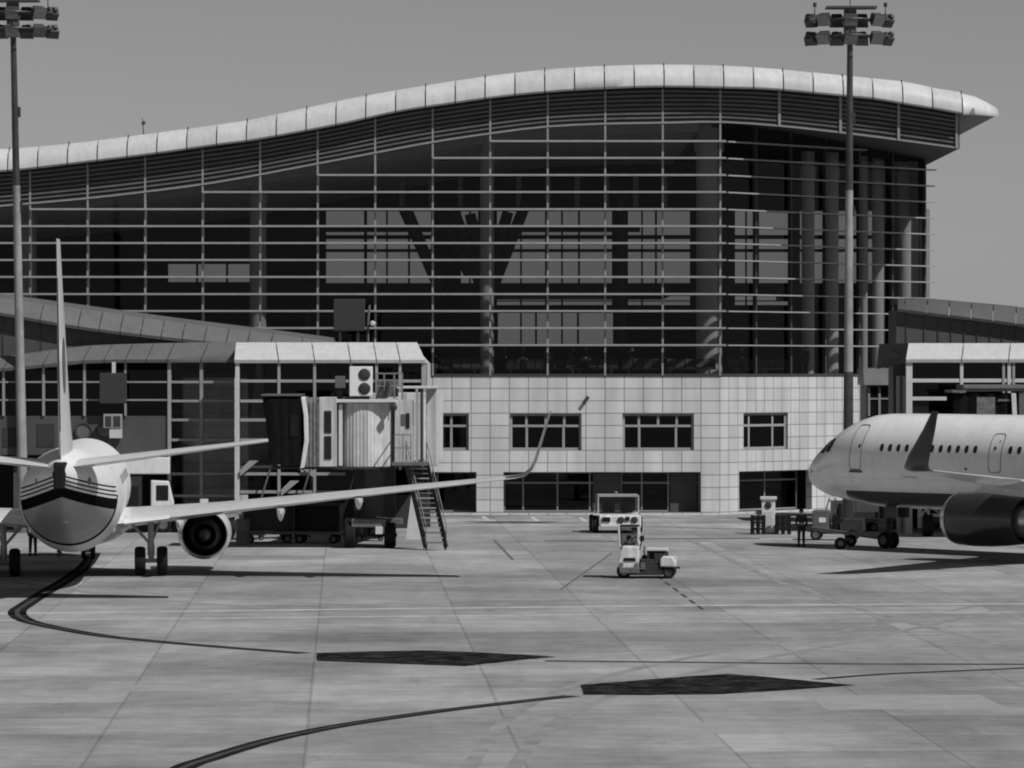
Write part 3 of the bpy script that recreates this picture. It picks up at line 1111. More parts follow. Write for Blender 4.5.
roof = m.build('roof', M_soffit, term, world=True)
XJ = tx(722.8)
PW = 29.7 / SX
for k in range(-34, 9):
    xa, xb = XJ + k * PW + 0.035, XJ + (k + 1) * PW - 0.035
    rg = []
    last = (k == 8)
    if last:
        xb = XT
    nseg = 3
    for i in range(nseg + 1):
        x = xa + (xb - xa) * i / nseg
        zt, zb = roof_z(x)
        y0 = D0 - 1.12
        if last:
            f_ = max(0.0, (x - tx(966)) / (XT - tx(966)))
            zt = tz(94 + 12.0 * f_ ** 1.12)
            zb = tz(116.2 - 0.8 * f_)
        if last:
            y0 += 2.4 * (i / nseg) ** 2
        h = zt - zb
        out = [(x, y0 + 0.10, zb), (x, y0, zb + 0.10), (x, y0 + 0.04, zb + 0.42 * h), (x, y0 + 0.34, zb + 0.78 * h), (x, y0 + 0.85, zt)]
        inn = [(x, y0 + 0.92, zt - 0.07), (x, y0 + 0.42, zb + 0.74 * h), (x, y0 + 0.12, zb + 0.42 * h), (x, y0 + 0.12, zb + 0.06)]
        rg.append(out + inn)
    m = MB(); m.loft(rg)
    o = m.build('roof_edge_panel', M_fascia, roof, world=True, smooth=True, angle=50)
    if k % 2 == 0:
        pz = roof_z(xa)[0]
        m = MB(); m.tube((xa - 0.03, D0 - 0.25, pz - 0.1), (xa - 0.03, D0 - 0.25, pz + 0.10), 0.05, 0.03, 6)
        m.build('roof_stud', M_darksteel, roof, world=True)

XB = tx(957)
NB = 70
def band_strip(y, f0, f1, mat, name, th=0.1):
    rg = []
    for i in range(NB + 1):
        x = -75 + (XB + 75) * i / NB
        a, b = roof_z(x)[1], band_z(x)
        z0, z1 = b + (a - b) * f0, b + (a - b) * f1
        rg.append([(x, y, z0), (x, y, z1), (x, y + th, z1), (x, y + th, z0)])
    mm = MB(); mm.loft(rg)
    return mm.build(name, mat, term, world=True)


band_strip(D0 - 0.22, 0.02, 1.06, M_slatback, 'louvre_backing', 0.1)
NSL = 8
for i in range(NSL):
    f = (i + 0.1) / NSL
    band_strip(D0 - 0.31, f, f + 0.42 / NSL, M_slat, 'louvre_slat', 0.08)
band_strip(D0 - 0.36, 0.0, 0.035, M_fin, 'louvre_edge_rail', 0.13)
for px in (779, 840, 898, 956):
    x = tx(px)
    m = MB(); m.box(x - 0.07, x + 0.07, D0 - 0.40, D0 - 0.24, band_z(x), roof_z(x)[1])
    m.build('louvre_post', M_mullion, term, world=True)
# soffit below the band reaching back over the receding glass, and its outer return
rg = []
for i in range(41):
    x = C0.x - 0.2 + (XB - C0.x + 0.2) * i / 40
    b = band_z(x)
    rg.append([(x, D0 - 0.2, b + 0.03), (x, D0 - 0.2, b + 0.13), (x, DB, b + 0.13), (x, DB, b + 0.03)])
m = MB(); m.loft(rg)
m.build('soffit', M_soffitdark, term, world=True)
m = MB()
za, zb_ = band_z(XB), roof_z(XB)[1]
m.box(XB, XB + 0.12, D0 - 0.3, DB, za, zb_ + 0.1)
m.build('louvre_return', M_slat, term, world=True)
# ceiling inside the front hall
rg = []
for i in range(41):
    x = -75 + (C0.x - 0.2 + 75) * i / 40
    b = band_z(x)
    rg.append([(x, D0 + 0.3, b + 0.35), (x, D0 + 0.3, b + 0.45), (x, DB, b + 0.45), (x, DB, b + 0.35)])
m = MB(); m.loft(rg)
m.build('hall_ceiling', M_ceiling, term, world=True)

# small wall lamp on the tiles, rod on the roof
wl = thing('wall_lamp', 'small dark floodlight bracket on the tiled wall above the wide window', 'wall lamp', at(586, 400, D0 - 0.3))
m = MB(); m.tube(at(584, 402, D0), at(585, 402, D0 - 0.14), 0.07, 0.05, 8); m.build('bracket', M_darksteel, wl, world=True)
m = MB(); m.bar(at(583.5, 403.5, D0 - 0.12), at(588.5, 396.5, D0 - 0.14), 0.2, 0.2); m.build('lamp_head', M_lampbody, wl, world=True, bevel=0.03)
rd = thing('roof_antenna', 'thin dark antenna rod rising from the left of the curved roof edge', 'antenna', at(144, 141, D0 + 0.3))
m = MB(); m.tube(at(145, 146, D0), at(142.3, 118, D0), 0.045, 0.02, 6); m.build('rod', M_darksteel, rd, world=True)
m = MB(); m.bar(at(142, 124.5, D0), at(145, 122, D0), 0.12, 0.16); m.build('sensor', M_darksteel, rd, world=True)

# ------------------------------------------------------------------ side buildings
def curved_panels(parent, D, joints, fn_top, fn_bot, back, mat, name='roof_panel', gap=0.05, D1=None, skew=0.0):
    """slanted roof edge panels between pixel joints seen at depth D; top edge set back"""
    sk = skew if isinstance(skew, (list, tuple)) else [skew] * len(joints)
    for j, (a, b) in enumerate(zip(joints[:-1], joints[1:])):
        rg = []
        for i in range(3):
            px = a + (b - a) * i / 2
            x = xat(px, D)
            x += gap / 2 if i == 0 else (-gap / 2 if i == 2 else 0)
            zt, zb = zat(fn_top(px), D), zat(fn_bot(px), D)
            h = zt - zb
            sx = sk[j] + (sk[j + 1] - sk[j]) * i / 2
            rg.append([(x, D, zb), (x - 0.0, D - 0.04, zb + 0.16), (x + sx * 0.5, D + back * 0.45, zb + 0.6 * h), (x + sx, D + back, zt),
                       (x + sx, D + back + 0.1, zt - 0.08), (x + sx * 0.5, D + back * 0.45 + 0.1, zb + 0.55 * h), (x, D + 0.12, zb)])
        m = MB(); m.loft(rg)
        m.build(name, mat, parent, world=True, smooth=True, angle=50)


def T(tab):
    return lambda px: smooth_table(tab, px)[0]


# upper ramp corridor on the left, sloping down to the right
DU = 222.0
cor = thing('ramp_corridor', 'dark corridor whose sloping grey metal roof runs down right before the terminal glass', 'corridor', at(60, 520, DU))
ut = T([(-160, 279), (-60, 290), (0, 298), (77, 308.5), (175, 322), (256, 332), (330, 341.5)])
ub = T([(-160, 297), (-60, 307), (0, 315.5), (77, 329), (175, 341), (256, 349), (330, 358)])
curved_panels(cor, DU, [-140, -100, -60, -20, 40, 78, 99, 120, 140.5, 161, 182, 204, 226, 247, 270, 300, 332], ut, ub, 0.8, M_roofgrey, skew=0.12)
m = MB()
rg = []
for i in range(31):
    px = -150 + 482 * i / 30
    x = xat(px, DU)
    rg.append([(x, DU + 0.5, 0.05 if px < 168 else zat(ub(px), DU) - 0.6), (x, DU + 0.5, zat(ub(px), DU) + 0.1), (x, DU + 4.6, zat(ub(px), DU) + 0.1), (x, DU + 4.6, 0.05 if px < 168 else zat(ub(px), DU) - 0.6)])
m.loft(rg)
m.build('wall', M_wallgrey, cor, world=True)
m = MB()
for px in (2, 40, 80, 100, 121, 150):
    x = xat(px, DU)
    m.box(x - 0.03, x + 0.03, DU + 0.46, DU + 0.499, 5, zat(ub(px), DU) + 0.05)
m.build('wall_seam', M_darkframe, cor, world=True)
m = MB()
rg = []
for i in range(31):
    px = -150 + 482 * i / 30
    x = xat(px, DU)
    zt = zat(ut(px), DU)
    rg.append([(x, DU + 0.9, zt - 0.1), (x, DU + 0.9, zt + 0.02), (x, DU + 2.8, zt + 0.24), (x, DU + 5.2, zt + 0.05), (x, DU + 5.2, zt - 0.1)])
m.loft(rg)
m.build('roof', M_roofgrey, cor, world=True)

# gate lounge on the left: grey eave, dark glazing, grey spandrel on columns
DL = 208.0
lou = thing('gate_lounge', 'dark glazed gate lounge with a grey metal eave behind the rear of the left airliner', 'lounge building', at(80, 533, DL))
lt = T([(-120, 364), (-60, 361), (0, 356), (45, 350), (84, 345.5), (167, 343), (240, 342)])
lb = T([(-120, 378), (-60, 376), (0, 371.5), (45, 367.5), (84, 363.5), (167, 362.6), (240, 362.6)])
curved_panels(lou, DL, [-118, -78, -38, 3, 43, 83, 104, 125, 146, 167, 201, 235], lt, lb, 0.6, M_roofgrey, skew=0.35)
zs0, zs1 = zat(455, DL), zat(416, DL)
XL0, XL1 = xat(-120, DL), xat(234, DL)
XS = xat(168, DL)
m = MB()
rg = []
for i in range(25):
    px = -120 + 355 * i / 24
    x = xat(px, DL)
    z = zat(lt(px), DL)
    rg.append([(x, DL + 0.72, z - 0.25), (x, DL + 0.72, z), (x, DU, z + 0.12), (x, DU, z - 0.25)])
m.loft(rg)
m.build('roof', M_roofgrey, lou, world=True)
m = MB()
m.box(XL0, XS, DL + 0.3, DL + 0.55, zs0, zs1)
m.box(XL0, XS, DL + 0.55, DU, zs0, zs0 + 0.3)
m.build('spandrel', M_wallgrey, lou, world=True)
m = MB()
m.box(XL0, XS, DL + 9, DL + 9.3, 0, 8.2)
m.build('inner_wall', M_slatback, lou, world=True)
m = MB()
m.box(XL0, XS, DL + 0.42, DL + 0.44, zs1, zat(378, DL) + 0.4)
m.box(XS, XL1, DL + 0.42, DL + 0.44, 0.1, zat(362.6, DL))
m.build('glazing', M_glassdark, lou, world=True)
for px, w, mt, zlo in ((-78, .10, M_mullion, zs1), (-38, .10, M_mullion, zs1), (3, .12, M_mullion, zs1), (43, .12, M_mullion, zs1), (84, .12, M_mullion, zs1), (125, .10, M_mullion, zs1),
                       (169, .17, M_frame, 0), (201, .16, M_mullion, 0)):
    x = xat(px, DL)
    m = MB(); m.box(x - w / 2, x + w / 2, DL + 0.2, DL + 0.41, zlo, zat(lb(px), DL))
    m.build('mullion', mt, lou, world=True)
m = MB()
for py in (382, 400):
    m.box(XL0, XS, DL + 0.24, DL + 0.4, zat(py, DL) - 0.04, zat(py, DL) + 0.04)
m.build('transom', M_mullion, lou, world=True)
m = MB()
for py in (382, 401, 420, 440, 474, 496):
    m.box(XS, XL1, DL + 0.24, DL + 0.4, zat(py, DL) - 0.06, zat(py, DL) + 0.06)
m.build('transom', M_mullion, lou, world=True)
for px in (-90, -40, 20, 128):
    x = xat(px, DL + 1)
    m = MB(); m.box(x - 0.3, x + 0.3, DL + 0.8, DL + 1.4, 0, zs0)
    m.build('column', M_wallgrey, lou, world=True)
for px in (83.5, 104.5):
    c = at(px, 431, DL + 0.28)
    m = MB(); m.lathe([(0.30, 0.0), (0.36, -0.10), (0.42, -0.10), (0.44, 0.04)], c, 'y', 24)
    v = m.build('vent_ring', M_darkframe, lou, world=True, smooth=True)
    m = MB()
    m.prism([(c.x + 0.36 * math.cos(t * PI / 12), c.z + 0.42 * math.sin(t * PI / 12)) for t in range(24)], 'xz', DL + 0.24, DL + 0.29)
    m.build('vent_cover', M_greysteel, v)
for (x0, y0, x1, y1) in ((36, 424, 54, 447), (2, 428, 18, 447)):
    m = MB()
    m.box(xat(x0, DL), xat(x1, DL), DL + 0.27, DL + 0.29, zat(y1, DL), zat(y0, DL))
    m.build('louvre_hatch', M_slatback, lou, world=True)

sb = thing('hanging_sign', 'small dark square sign board hung under the grey eave of the gate lounge', 'sign', at(113, 405, DL - 0.2))
m = MB(); m.box(xat(100, DL), xat(127, DL), DL - 0.3, DL - 0.12, zat(403.5, DL), zat(373, DL)); m.build('board', M_board, sb, world=True, bevel=0.03)
m = MB(); m.box(xat(112.5, DL), xat(116, DL), DL - 0.28, DL - 0.14, zat(373, DL), zat(362, DL)); m.build('hanger', M_framewhite, sb, world=True)
db = thing('display_cabinet', 'small pale docking display unit below the hanging dark sign board', 'display', at(114, 440, DL - 0.3))
m = MB(); m.box(xat(104, DL), xat(122.5, DL), DL - 0.35, DL - 0.05, zat(428, DL), zat(414, DL)); m.build('housing', M_frame, db, world=True, bevel=0.02)
m = MB()
m.box(xat(106, DL), xat(112, DL), DL - 0.37, DL - 0.345, zat(426.5, DL), zat(416, DL))
m.box(xat(114, DL), xat(121, DL), DL - 0.37, DL - 0.345, zat(426.5, DL), zat(416, DL))
m.build('screen', M_board, db, world=True)
m = MB(); m.box(xat(110, DL), xat(122, DL), DL - 0.3, DL + 0.2, zat(438, DL), zat(428.2, DL)); m.build('bracket', M_framewhite, db, world=True)

# white roofed glazed node the left boarding bridge starts from
DN = 205.0
nod = thing('bridge_node', 'glazed white framed box with a bright white sloping roof beside the left boarding bridge', 'bridge node', at(330, 535, DN))
curved_panels(nod, DN, [234, 278.5, 314.5, 350.5, 376.5, 400, 425.5], lambda p: 342.2, lambda p: 363, 1.3, M_roofwhite, skew=(0.0, -0.2, -0.2, -0.2, -0.2, -0.22, -0.42))
XN0, XN1 = xat(235, DN), xat(427, DN)
zt, zb = zat(342.2, DN), zat(363, DN)
m = MB(); m.box(XN0, XN1 - 1.0, DN + 1.42, DN + 9, zt - 0.3, zt - 0.02); m.build('roof', M_roofwhite, nod, world=True)
m = MB()
m.loft([[(XN1 - 0.03, DN + 0.02, zb), (XN1 - 0.03, DN + 9, zb), (XN1 - 0.93, DN + 9, zt), (XN1 - 0.93, DN + 1.42, zt)],
        [(XN1 - 0.13, DN + 0.12, zb), (XN1 - 0.13, DN + 9, zb), (XN1 - 1.0, DN + 9, zt - 0.1), (XN1 - 1.0, DN + 1.5, zt - 0.1)]])
m.build('roof_end_panel', M_roofwhite, nod, world=True)
m = MB(); m.box(XN0, XN1, DN + 0.3, DN + 9, zat(468, DN), zat(466, DN)); m.build('floor', M_wallgrey, nod, world=True)
for px, w, mt in ((237.2, .20, M_framewhite), (278.8, .13, M_frame), (314.5, .13, M_frame), (351, .13, M_frame), (376.5, .13, M_frame), (400, .13, M_frame), (424, .24, M_frame)):
    x = xat(px, DN)
    m = MB(); m.box(x - w / 2, x + w / 2, DN + 0.1, DN + 0.34, 0 if px < 340 else zat(470, DN), zb); m.build('mullion', mt, nod, world=True)
for py, a, b in ((381, 240, 426), (401, 240, 426), (420, 240, 345), (440, 240, 345), (474, 240, 345), (492, 240, 345)):
    m = MB(); m.box(xat(a, DN), xat(b, DN), DN + 0.14, DN + 0.30, zat(py, DN) - 0.07, zat(py, DN) + 0.07); m.build('transom', M_frame, nod, world=True)
m = MB(); m.box(XN0, XN1, DN + 0.36, DN + 0.38, zat(495, DN), zb); m.build('glazing', M_glassdark, nod, world=True)
m = MB(); m.box(XN0 + 0.1, XN1, DN + 8.5, DN + 8.7, 0, zb); m.build('back_wall', M_slatback, nod, world=True)
m = MB(); m.box(XN1 - 0.2, XN1, DN + 0.5, DN + 9, zat(468, DN), zb); m.build('side_wall', M_framewhite, nod, world=True)

for (px, py, q) in ((238, 476, 1), (279, 496, 1), (316, 478, -1)):
    x, z = xat(px, DN), zat(py, DN)
    m = MB(); m.prism([(x + .1 * q, z), (x + 1.0 * q, z + .75), (x + .55 * q, z + .75), (x + .1 * q, z + .3)], 'xz', DN - 0.02, DN + 0.08); m.build('gusset', M_frame, nod, world=True)
for px in (252, 292, 338):
    x = xat(px, DN); m = MB(); m.tube((x, DN - .4, .25), (x + .9, DN - .4, 3.2), .05); m.build('prop', M_greysteel, nod, world=True)
# dark board and flood lamp standing on the corridor roof in front of the glass
DS = 224.5
bs = thing('roof_sign_board', 'large dark square board standing on the sloping corridor roof before the terminal glass', 'sign', at(350, 340, DS))
m = MB(); m.box(xat(333.5, DS), xat(365, DS), DS, DS + 0.25, zat(331, DS), zat(299, DS)); m.build('board', M_board, bs, world=True, bevel=0.03)
m = MB()
for px in (340, 358):
    m.box(xat(px - 1.2, DS), xat(px + 1.2, DS), DS + 0.06, DS + 0.19, zat(352, DS), zat(331, DS))
m.build('post', M_darksteel, bs, world=True)
fl = thing('roof_lamp', 'small bright lamp on a thin post at the right of the dark roof board', 'lamp', at(370, 342, DS))
m = MB(); m.path([at(368, 350, DS), at(368, 322, DS), at(369.5, 305, DS)], 0.07); m.build('post', M_greysteel, fl, world=True)
m = MB(); m.lathe([(0.01, -0.17), (0.10, -0.16), (0.15, -0.06), (0.15, 0.05), (0.08, 0.2), (0.01, 0.22)], at(372.6, 323.5, DS - 0.2), 'y', 16)
m.build('lamp_head', M_framewhite, fl, world=True, smooth=True)

# right hand concourse, its dark upper corridor and white roofed node
DC = 218.0
rc = thing('pier_corridor', 'dark grey metal corridor rising behind the white roofed node at the right', 'corridor', at(960, 525, DC))
rt = T([(890, 303), (900, 299.5), (928, 299.2), (975, 303), (1023, 307.5), (1120, 321)])
rb = T([(890, 311.5), (900, 312), (928, 315.5), (975, 321), (1018, 326.5), (1120, 340)])
curved_panels(rc, DC, [897, 904.5, 927, 949, 971, 993, 1016, 1042, 1070, 1100], rt, rb, 0.7, M_wallgrey, skew=0.1)
m = MB()
rg = []
for i in range(13):
    px = 897 + 205 * i / 12
    x = xat(px, DC)
    rg.append([(x, DC + 0.4, 0.05), (x, DC + 0.4, zat(rb(px), DC) + 0.1), (x, DC + 5, zat(rb(px), DC) + 0.1), (x, DC + 5, 0.05)])
m.loft(rg); m.build('wall', M_wallgrey, rc, world=True)
m = MB()
rg = []
for i in range(13):
    px = 900 + 202 * i / 12
    x = xat(px, DC)
    z = zat(rt(px), DC)
    rg.append([(x, DC + 0.82, z - 0.2), (x, DC + 0.82, z), (x, DC + 3, z + 0.1), (x, DC + 5.2, z), (x, DC + 5.2, z - 0.2)])
m.loft(rg); m.build('roof', M_wallgrey, rc, world=True)
m = MB()
for px in (907, 925, 939, 952, 965, 978, 991, 1003, 1017):
    x = xat(px, DC)
    m.box(x - 0.03, x + 0.03, DC + 0.35, DC + 0.399, 4, zat(rb(px), DC))
m.build('wall_seam', M_darkframe, rc, world=True)

DR = 206.0
rn = thing('bridge_node', 'glazed white framed box with a bright white roof above the right airliner', 'bridge node', at(965, 535, DR))
curved_panels(rn, DR, [905.5, 961.5, 1008.5, 1055, 1100], lambda p: 343, lambda p: 362.5, 1.3, M_roofwhite, skew=0.25)
x0, x1 = xat(907, DR), xat(1100, DR)
zt, zb = zat(343, DR), zat(362.5, DR)
m = MB(); m.box(x0 + 0.3, x1, DR + 1.42, DR + 9, zt - 0.3, zt - 0.02); m.build('roof', M_roofwhite, rn, world=True)
m = MB(); m.loft([[(x0, DR + 0.1, zb), (x0 + 0.22, DR + 1.5, zt), (x0 - 0.75, DR + 7, zt), (x0 - 0.9, DR + 7, zb - 0.3)],
                  [(x0 + 0.12, DR + 0.1, zb), (x0 + 0.34, DR + 1.5, zt), (x0 - 0.63, DR + 7, zt), (x0 - 0.78, DR + 7, zb - 0.3)]])
m.build('roof_end_panel', M_wallgrey, rn, world=True)
for px, w, mt in ((909.5, .30, M_framewhite), (962, .15, M_framewhite), (1004, .12, M_frame), (1009.5, .16, M_framewhite), (1014, .12, M_frame), (1055, .2, M_framewhite)):
    x = xat(px, DR)
    m = MB(); m.box(x - w / 2, x + w / 2, DR + 0.1, DR + 0.34, 0, zb); m.build('mullion', mt, rn, world=True)
for py, a, b in ((380.5, 911, 1090), (398.5, 911, 1090), (418, 911, 1090)):
    m = MB(); m.box(xat(a, DR), xat(b, DR), DR + 0.14, DR + 0.30, zat(py, DR) - 0.09, zat(py, DR) + 0.09); m.build('transom', M_framewhite, rn, world=True)
m = MB(); m.box(x0, x1, DR + 0.36, DR + 0.38, 0.5, zb); m.build('glazing', M_glassdark, rn, world=True)
m = MB(); m.box(x0 + 0.1, x1, DR + 8.5, DR + 8.7, 0, zb); m.build('back_wall', M_inside, rn, world=True)
m = MB(); m.box(x0, x1, DR + 0.5, DR + 8.5, 3.6, 3.9); m.build('floor', M_wallgrey, rn, world=True)
for px in (899, 905):
    p = at(px, 376, DR + 2)
    m = MB(); m.tube((p.x, p.y, 0), p, 0.13, 0.13, 10); m.build('drain_pipe', M_frame, rn, world=True, smooth=True)

DA = 228.0
an = thing('stair_annex', 'small grey roofed stair block between the tiled wall corner and the right corridor', 'annex', at(880, 512, DA))
m = MB()
a, b = xat(864.5, DA), xat(895, DA)
m.box(a + 0.15, b - 0.15, DA + 0.4, DA + 4.5, 0, zat(385, DA)); m.build('wall', M_wallgrey, an, world=True)
m = MB(); m.loft([[(a, DA, zat(385, DA)), (a, DA + 1.0, zat(368, DA)), (a, DA + 4.6, zat(368, DA)), (a, DA + 4.6, zat(385, DA))],
                  [(b, DA, zat(385, DA)), (b, DA + 1.0, zat(368, DA)), (b, DA + 4.6, zat(368, DA)), (b, DA + 4.6, zat(385, DA))]])
m.build('roof', M_roofgrey, an, world=True)
m = MB(); m.box(xat(870, DA), xat(892, DA), DA + 0.34, DA + 0.38, zat(416, DA), zat(387, DA)); w_ = m.build('window', M_pane, an, world=True)
m = MB()
for px in (869.5, 880, 892.5):
    m.box(xat(px, DA) - 0.06, xat(px, DA) + 0.06, DA + 0.26, DA + 0.335, zat(416, DA), zat(387, DA))
m.box(xat(870, DA), xat(892, DA), DA + 0.28, DA + 0.33, zat(399.5, DA), zat(398, DA))
m.build('frame', M_mullion, w_)

# ------------------------------------------------------------------ boarding bridges
def boarding_bridge(label, px_shift, D, mirror=1, short=False, tunnel_to=(0, 0)):
    """apron drive bridge: local layout taken at depth 190, x to the right, y away, z up"""
    s = F / 190.0

    def X(px):
        return (px - 365) / s * mirror

    def Z(py):
        return CH + (HZ - py) / s
    t = thing('boarding_bridge', label, 'boarding bridge', (xat(px_shift, D), D, 0))
    # rotunda cab, corrugated
    rg0, rg1 = [], []
    n = 200
    rr = 1.30
    for i in range(n):
        a = 2 * PI * i / n
        r = rr + 0.008 * (1 if (i // 2) % 2 else -1)
        rg0.append((r * math.cos(a), r * math.sin(a), Z(466)))
        rg1.append((r * math.cos(a), r * math.sin(a), Z(403)))
    m = MB(); m.loft([rg0, rg1]); m.build('cab', M_cab, t)
    m = MB(); m.box(X(336) if mirror > 0 else X(397), X(397) if mirror > 0 else X(336), -1.5, 1.7, Z(402.5), Z(399.2)); m.build('cab_roof', M_framewhite, t, bevel=0.03)
    m = MB(); m.box(min(X(322), X(396)), max(X(322), X(396)), -1.5, 1.6, Z(468.5), Z(466)); m.build('cab_floor', M_darksteel, t)
    # front cab section with the side door
    m = MB(); x0, x1 = sorted((X(320.5), X(338))); m.box(x0, x1, -1.62, 1.62, Z(466), Z(397)); d = m.build('cab_front', M_cab, t, bevel=0.03)
    m = MB()
    a, b = sorted((X(326), X(333)))
    m.box(a, b, -1.66, -1.61, Z(432.5), Z(410.5)); m.box(a, b, -1.66, -1.61, Z(458.5), Z(435.5)); m.build('window', M_pane, d)
    m = MB(); a, b = sorted((X(340), X(343.5))); m.box(a, b, -1.30, -1.05, Z(465), Z(404)); m.build('corner_post', M_framewhite, t)
    # fabric section and canopy
    rg = []
    for i in range(9):
        f = i / 8
        x = X(321 - 15 * f)
        w = 1.58 + (0.02 if i % 2 else -0.02)
        rg.append([(x, -w, Z(466)), (x, -w, Z(402)), (x, -w + 0.35, Z(397.5)), (x, w - 0.35, Z(397.5)), (x, w, Z(402)), (x, w, Z(466))])
    m = MB(); m.loft(rg, False, False, closed=False); m.build('curtain', M_curtain, t)
    rg = []
    for i, (px, tp, bt, w) in enumerate(((307.5, 397, 466, 1.66), (305.5, 397, 467, 1.70), (303.2, 396.5, 467.5, 1.72))):
        x = X(px)
        sw = X(px + 3.2) - X(px)
        rg.append([(X(px - 1), -w, Z(bt)), (x + sw, -w, Z(440)), (x + sw * 0.8, -w, Z(415)), (x, -w, Z(tp + 2)), (x, -w + 0.3, Z(tp)), (x, w - 0.3, Z(tp)), (x, w, Z(tp + 2)), (x + sw * 0.8, w, Z(415)), (x + sw, w, Z(440)), (X(px - 1), w, Z(bt))])
    m = MB(); m.loft(rg, False, False, closed=False); m.build('canopy_bumper', M_framewhite, t)
    rg = []
    prof = ((303, 396.5, 466, 1.66), (298, 395.3, 465, 1.64), (294, 395.6, 465, 1.66), (289, 394.9, 464.6, 1.62), (284, 395.2, 464.4, 1.64), (279, 394.8, 464, 1.60), (274, 395, 463.6, 1.61), (269, 394.8, 463, 1.56), (264.5, 395.2, 462, 1.5))
    for (px, tp, bt, w) in prof:
        x = X(px)
        dx = X(px + (px - 303) * -0.12) - x
        rg.append([(x + dx, -w, Z(bt)), (x + dx * 1.2, -w, Z(440)), (x + dx * 0.6, -w, Z(418)), (x, -w, Z(tp + 4)), (x, -w + 0.4, Z(tp)), (x, w - 0.4, Z(tp)), (x, w, Z(tp + 4)), (x + dx * 0.6, w, Z(418)), (x + dx * 1.2, w, Z(440)), (x + dx, w, Z(bt))])
    m = MB(); m.loft(rg, False, False, closed=False); m.build('canopy', M_fabric, t)
    m = MB(); a, b = sorted((X(263.5), X(303))); m.box(a, b, -1.68, -1.4, Z(395.6), Z(393.8)); m.box(a, b, 1.4, 1.68, Z(395.6), Z(393.8)); m.build('canopy_rail', M_greysteel, t)
    m = MB(); a, b = sorted((X(272), X(322))); m.box(a, b, -1.5, 1.5, Z(468.5), Z(466.4)); m.build('cab_sill', M_darksteel, t)
    m = MB(); a, b = sorted((X(292), X(300))); m.box(a, b, -1.672, -1.64, Z(436), Z(414)); m.build('canopy_pad', M_black, t)
    # equipment on the roof
    ac = MB(); a, b = sorted((X(350.5), X(373.3))); ac.box(a, b, -1.35, -0.65, Z(396), Z(366.5)); aco = ac.build('air_conditioner', M_ac, t, bevel=0.03)
    m = MB()
    for py in (374.5, 388.5):
        m.lathe([(0.27, 0.0), (0.27, -0.03), (0.24, -0.05), (0.07, -0.06), (0.0, -0.06)], (X(365.5), -1.35, Z(py)), 'y', 20)
    m.build('fan', M_darksteel, aco, smooth=True)
    m = MB(); a, b = sorted((X(336), X(346))); m.box(a, b, -1.2, -0.3, Z(388), Z(376)); m.build('cable_box', M_greybox, t, bevel=0.02)
    m = MB(); m.box(X(340) - 0.1, X(340) + 0.1, -0.8, -0.6, Z(399), Z(388)); m.box(X(350) - 0.3, X(350) + 0.9, -1.2, -0.4, Z(399), Z(396.4)); m.build('roof_bracket', M_darksteel, t)
    m = MB(); a, b = sorted((X(376), X(398))); m.box(a, b, -0.6, 0.7, Z(397), Z(380)); m.build('roof_cabinet', M_greybox, t, bevel=0.03)
    m = MB()
    for px in (377, 385, 395, 403):
        m.tube((X(px), -1.25, Z(399)), (X(px), -1.25, Z(373)), 0.035)
    m.tube((X(377), -1.25, Z(373.5)), (X(403), -1.25, Z(373.5)), 0.035)
    m.tube((X(377), -1.25, Z(386)), (X(403), -1.25, Z(386)), 0.03)
    m.build('roof_railing', M_steel, t)
    m = MB()
    for i in range(7):
        a = i * 0.9
        m.tube((X(378 + i * 1.6), -1.3, Z(398)), (X(382 + i * 1.3), -1.2 + 0.1 * math.sin(a), Z(384 + 3 * math.cos(a * 2))), 0.05)
    m.build('cable_loop', M_darksteel, t)
    # tunnel leading away to the node
    tx_, ty_ = tunnel_to
    L = math.hypot(tx_, ty_)
    ang = math.atan2(-tx_, ty_)
    RM = rotz3(ang)

    def tunnel(w, z0, z1, d0, d1, name, mt):
        mm = MB()
        c = RM @ Vector((0.55 * mirror, (d0 + d1) / 2, 0))
        mm.obox((c.x, c.y, (z0 + z1) / 2), (w, d1 - d0, z1 - z0), RM)
        return mm.build(name, mt, t, bevel=0.04)
    tunnel(2.5, Z(463), Z(402), 0.9, L * 0.62, 'tunnel', M_cab)
    tn = tunnel(2.8, Z(466), Z(394), L * 0.55, L, 'outer_tunnel', M_cab)
    for k in range(9):
        f = (k + 0.5) / 9
        for sd in (-1, 1):
            mm = MB()
            p = RM @ Vector((0.55 * mirror + sd * 1.42, L * (0.56 + 0.43 * f), 0))
            mm.obox((p.x, p.y, (Z(466) + Z(394)) / 2), (0.06, 0.10, Z(394) - Z(466)), RM)
            mm.build('tunnel_rib', M_framewhite, tn)
    # service door side box, signs
    m = MB(); a, b = sorted((X(395), X(413))); m.box(a, b, -0.75, 1.2, Z(463), Z(400)); sd = m.build('service_lobby', M_cab, t, bevel=0.03)
    m = MB(); a, b = sorted((X(401.5), X(406))); m.box(a, b, -0.78, -0.745, Z(425), Z(414)); m.build('notice', M_greybox, sd)
    m = MB(); a, b = sorted((X(406.5), X(410))); m.box(a, b, -0.79, -0.745, Z(428), Z(413)); m.build('door_window', M_pane, sd)
    m = MB(); a, b = sorted((X(416), X(418.5))); m.box(a, b, -0.8, -0.3, Z(462), Z(388)); m.build('cable_duct', M_frame, t)
    m = MB(); a, b = sorted((X(420.5), X(423.5))); m.box(a, b, -0.7, -0.3, Z(462), Z(388)); m.build('cable_duct', M_darkframe, t)
    m = MB(); a, b = sorted((X(397), X(438))); m.box(a, b, -0.8, 1.6, Z(388.5), Z(386)); m.build('lobby_roof', M_framewhite, t, bevel=0.02)
    m = MB(); a, b = sorted((X(426), X(438))); m.box(a, b, 0.2, 1.6, Z(466), Z(389)); m.build('rear_panel', M_cab, t, bevel=0.03)
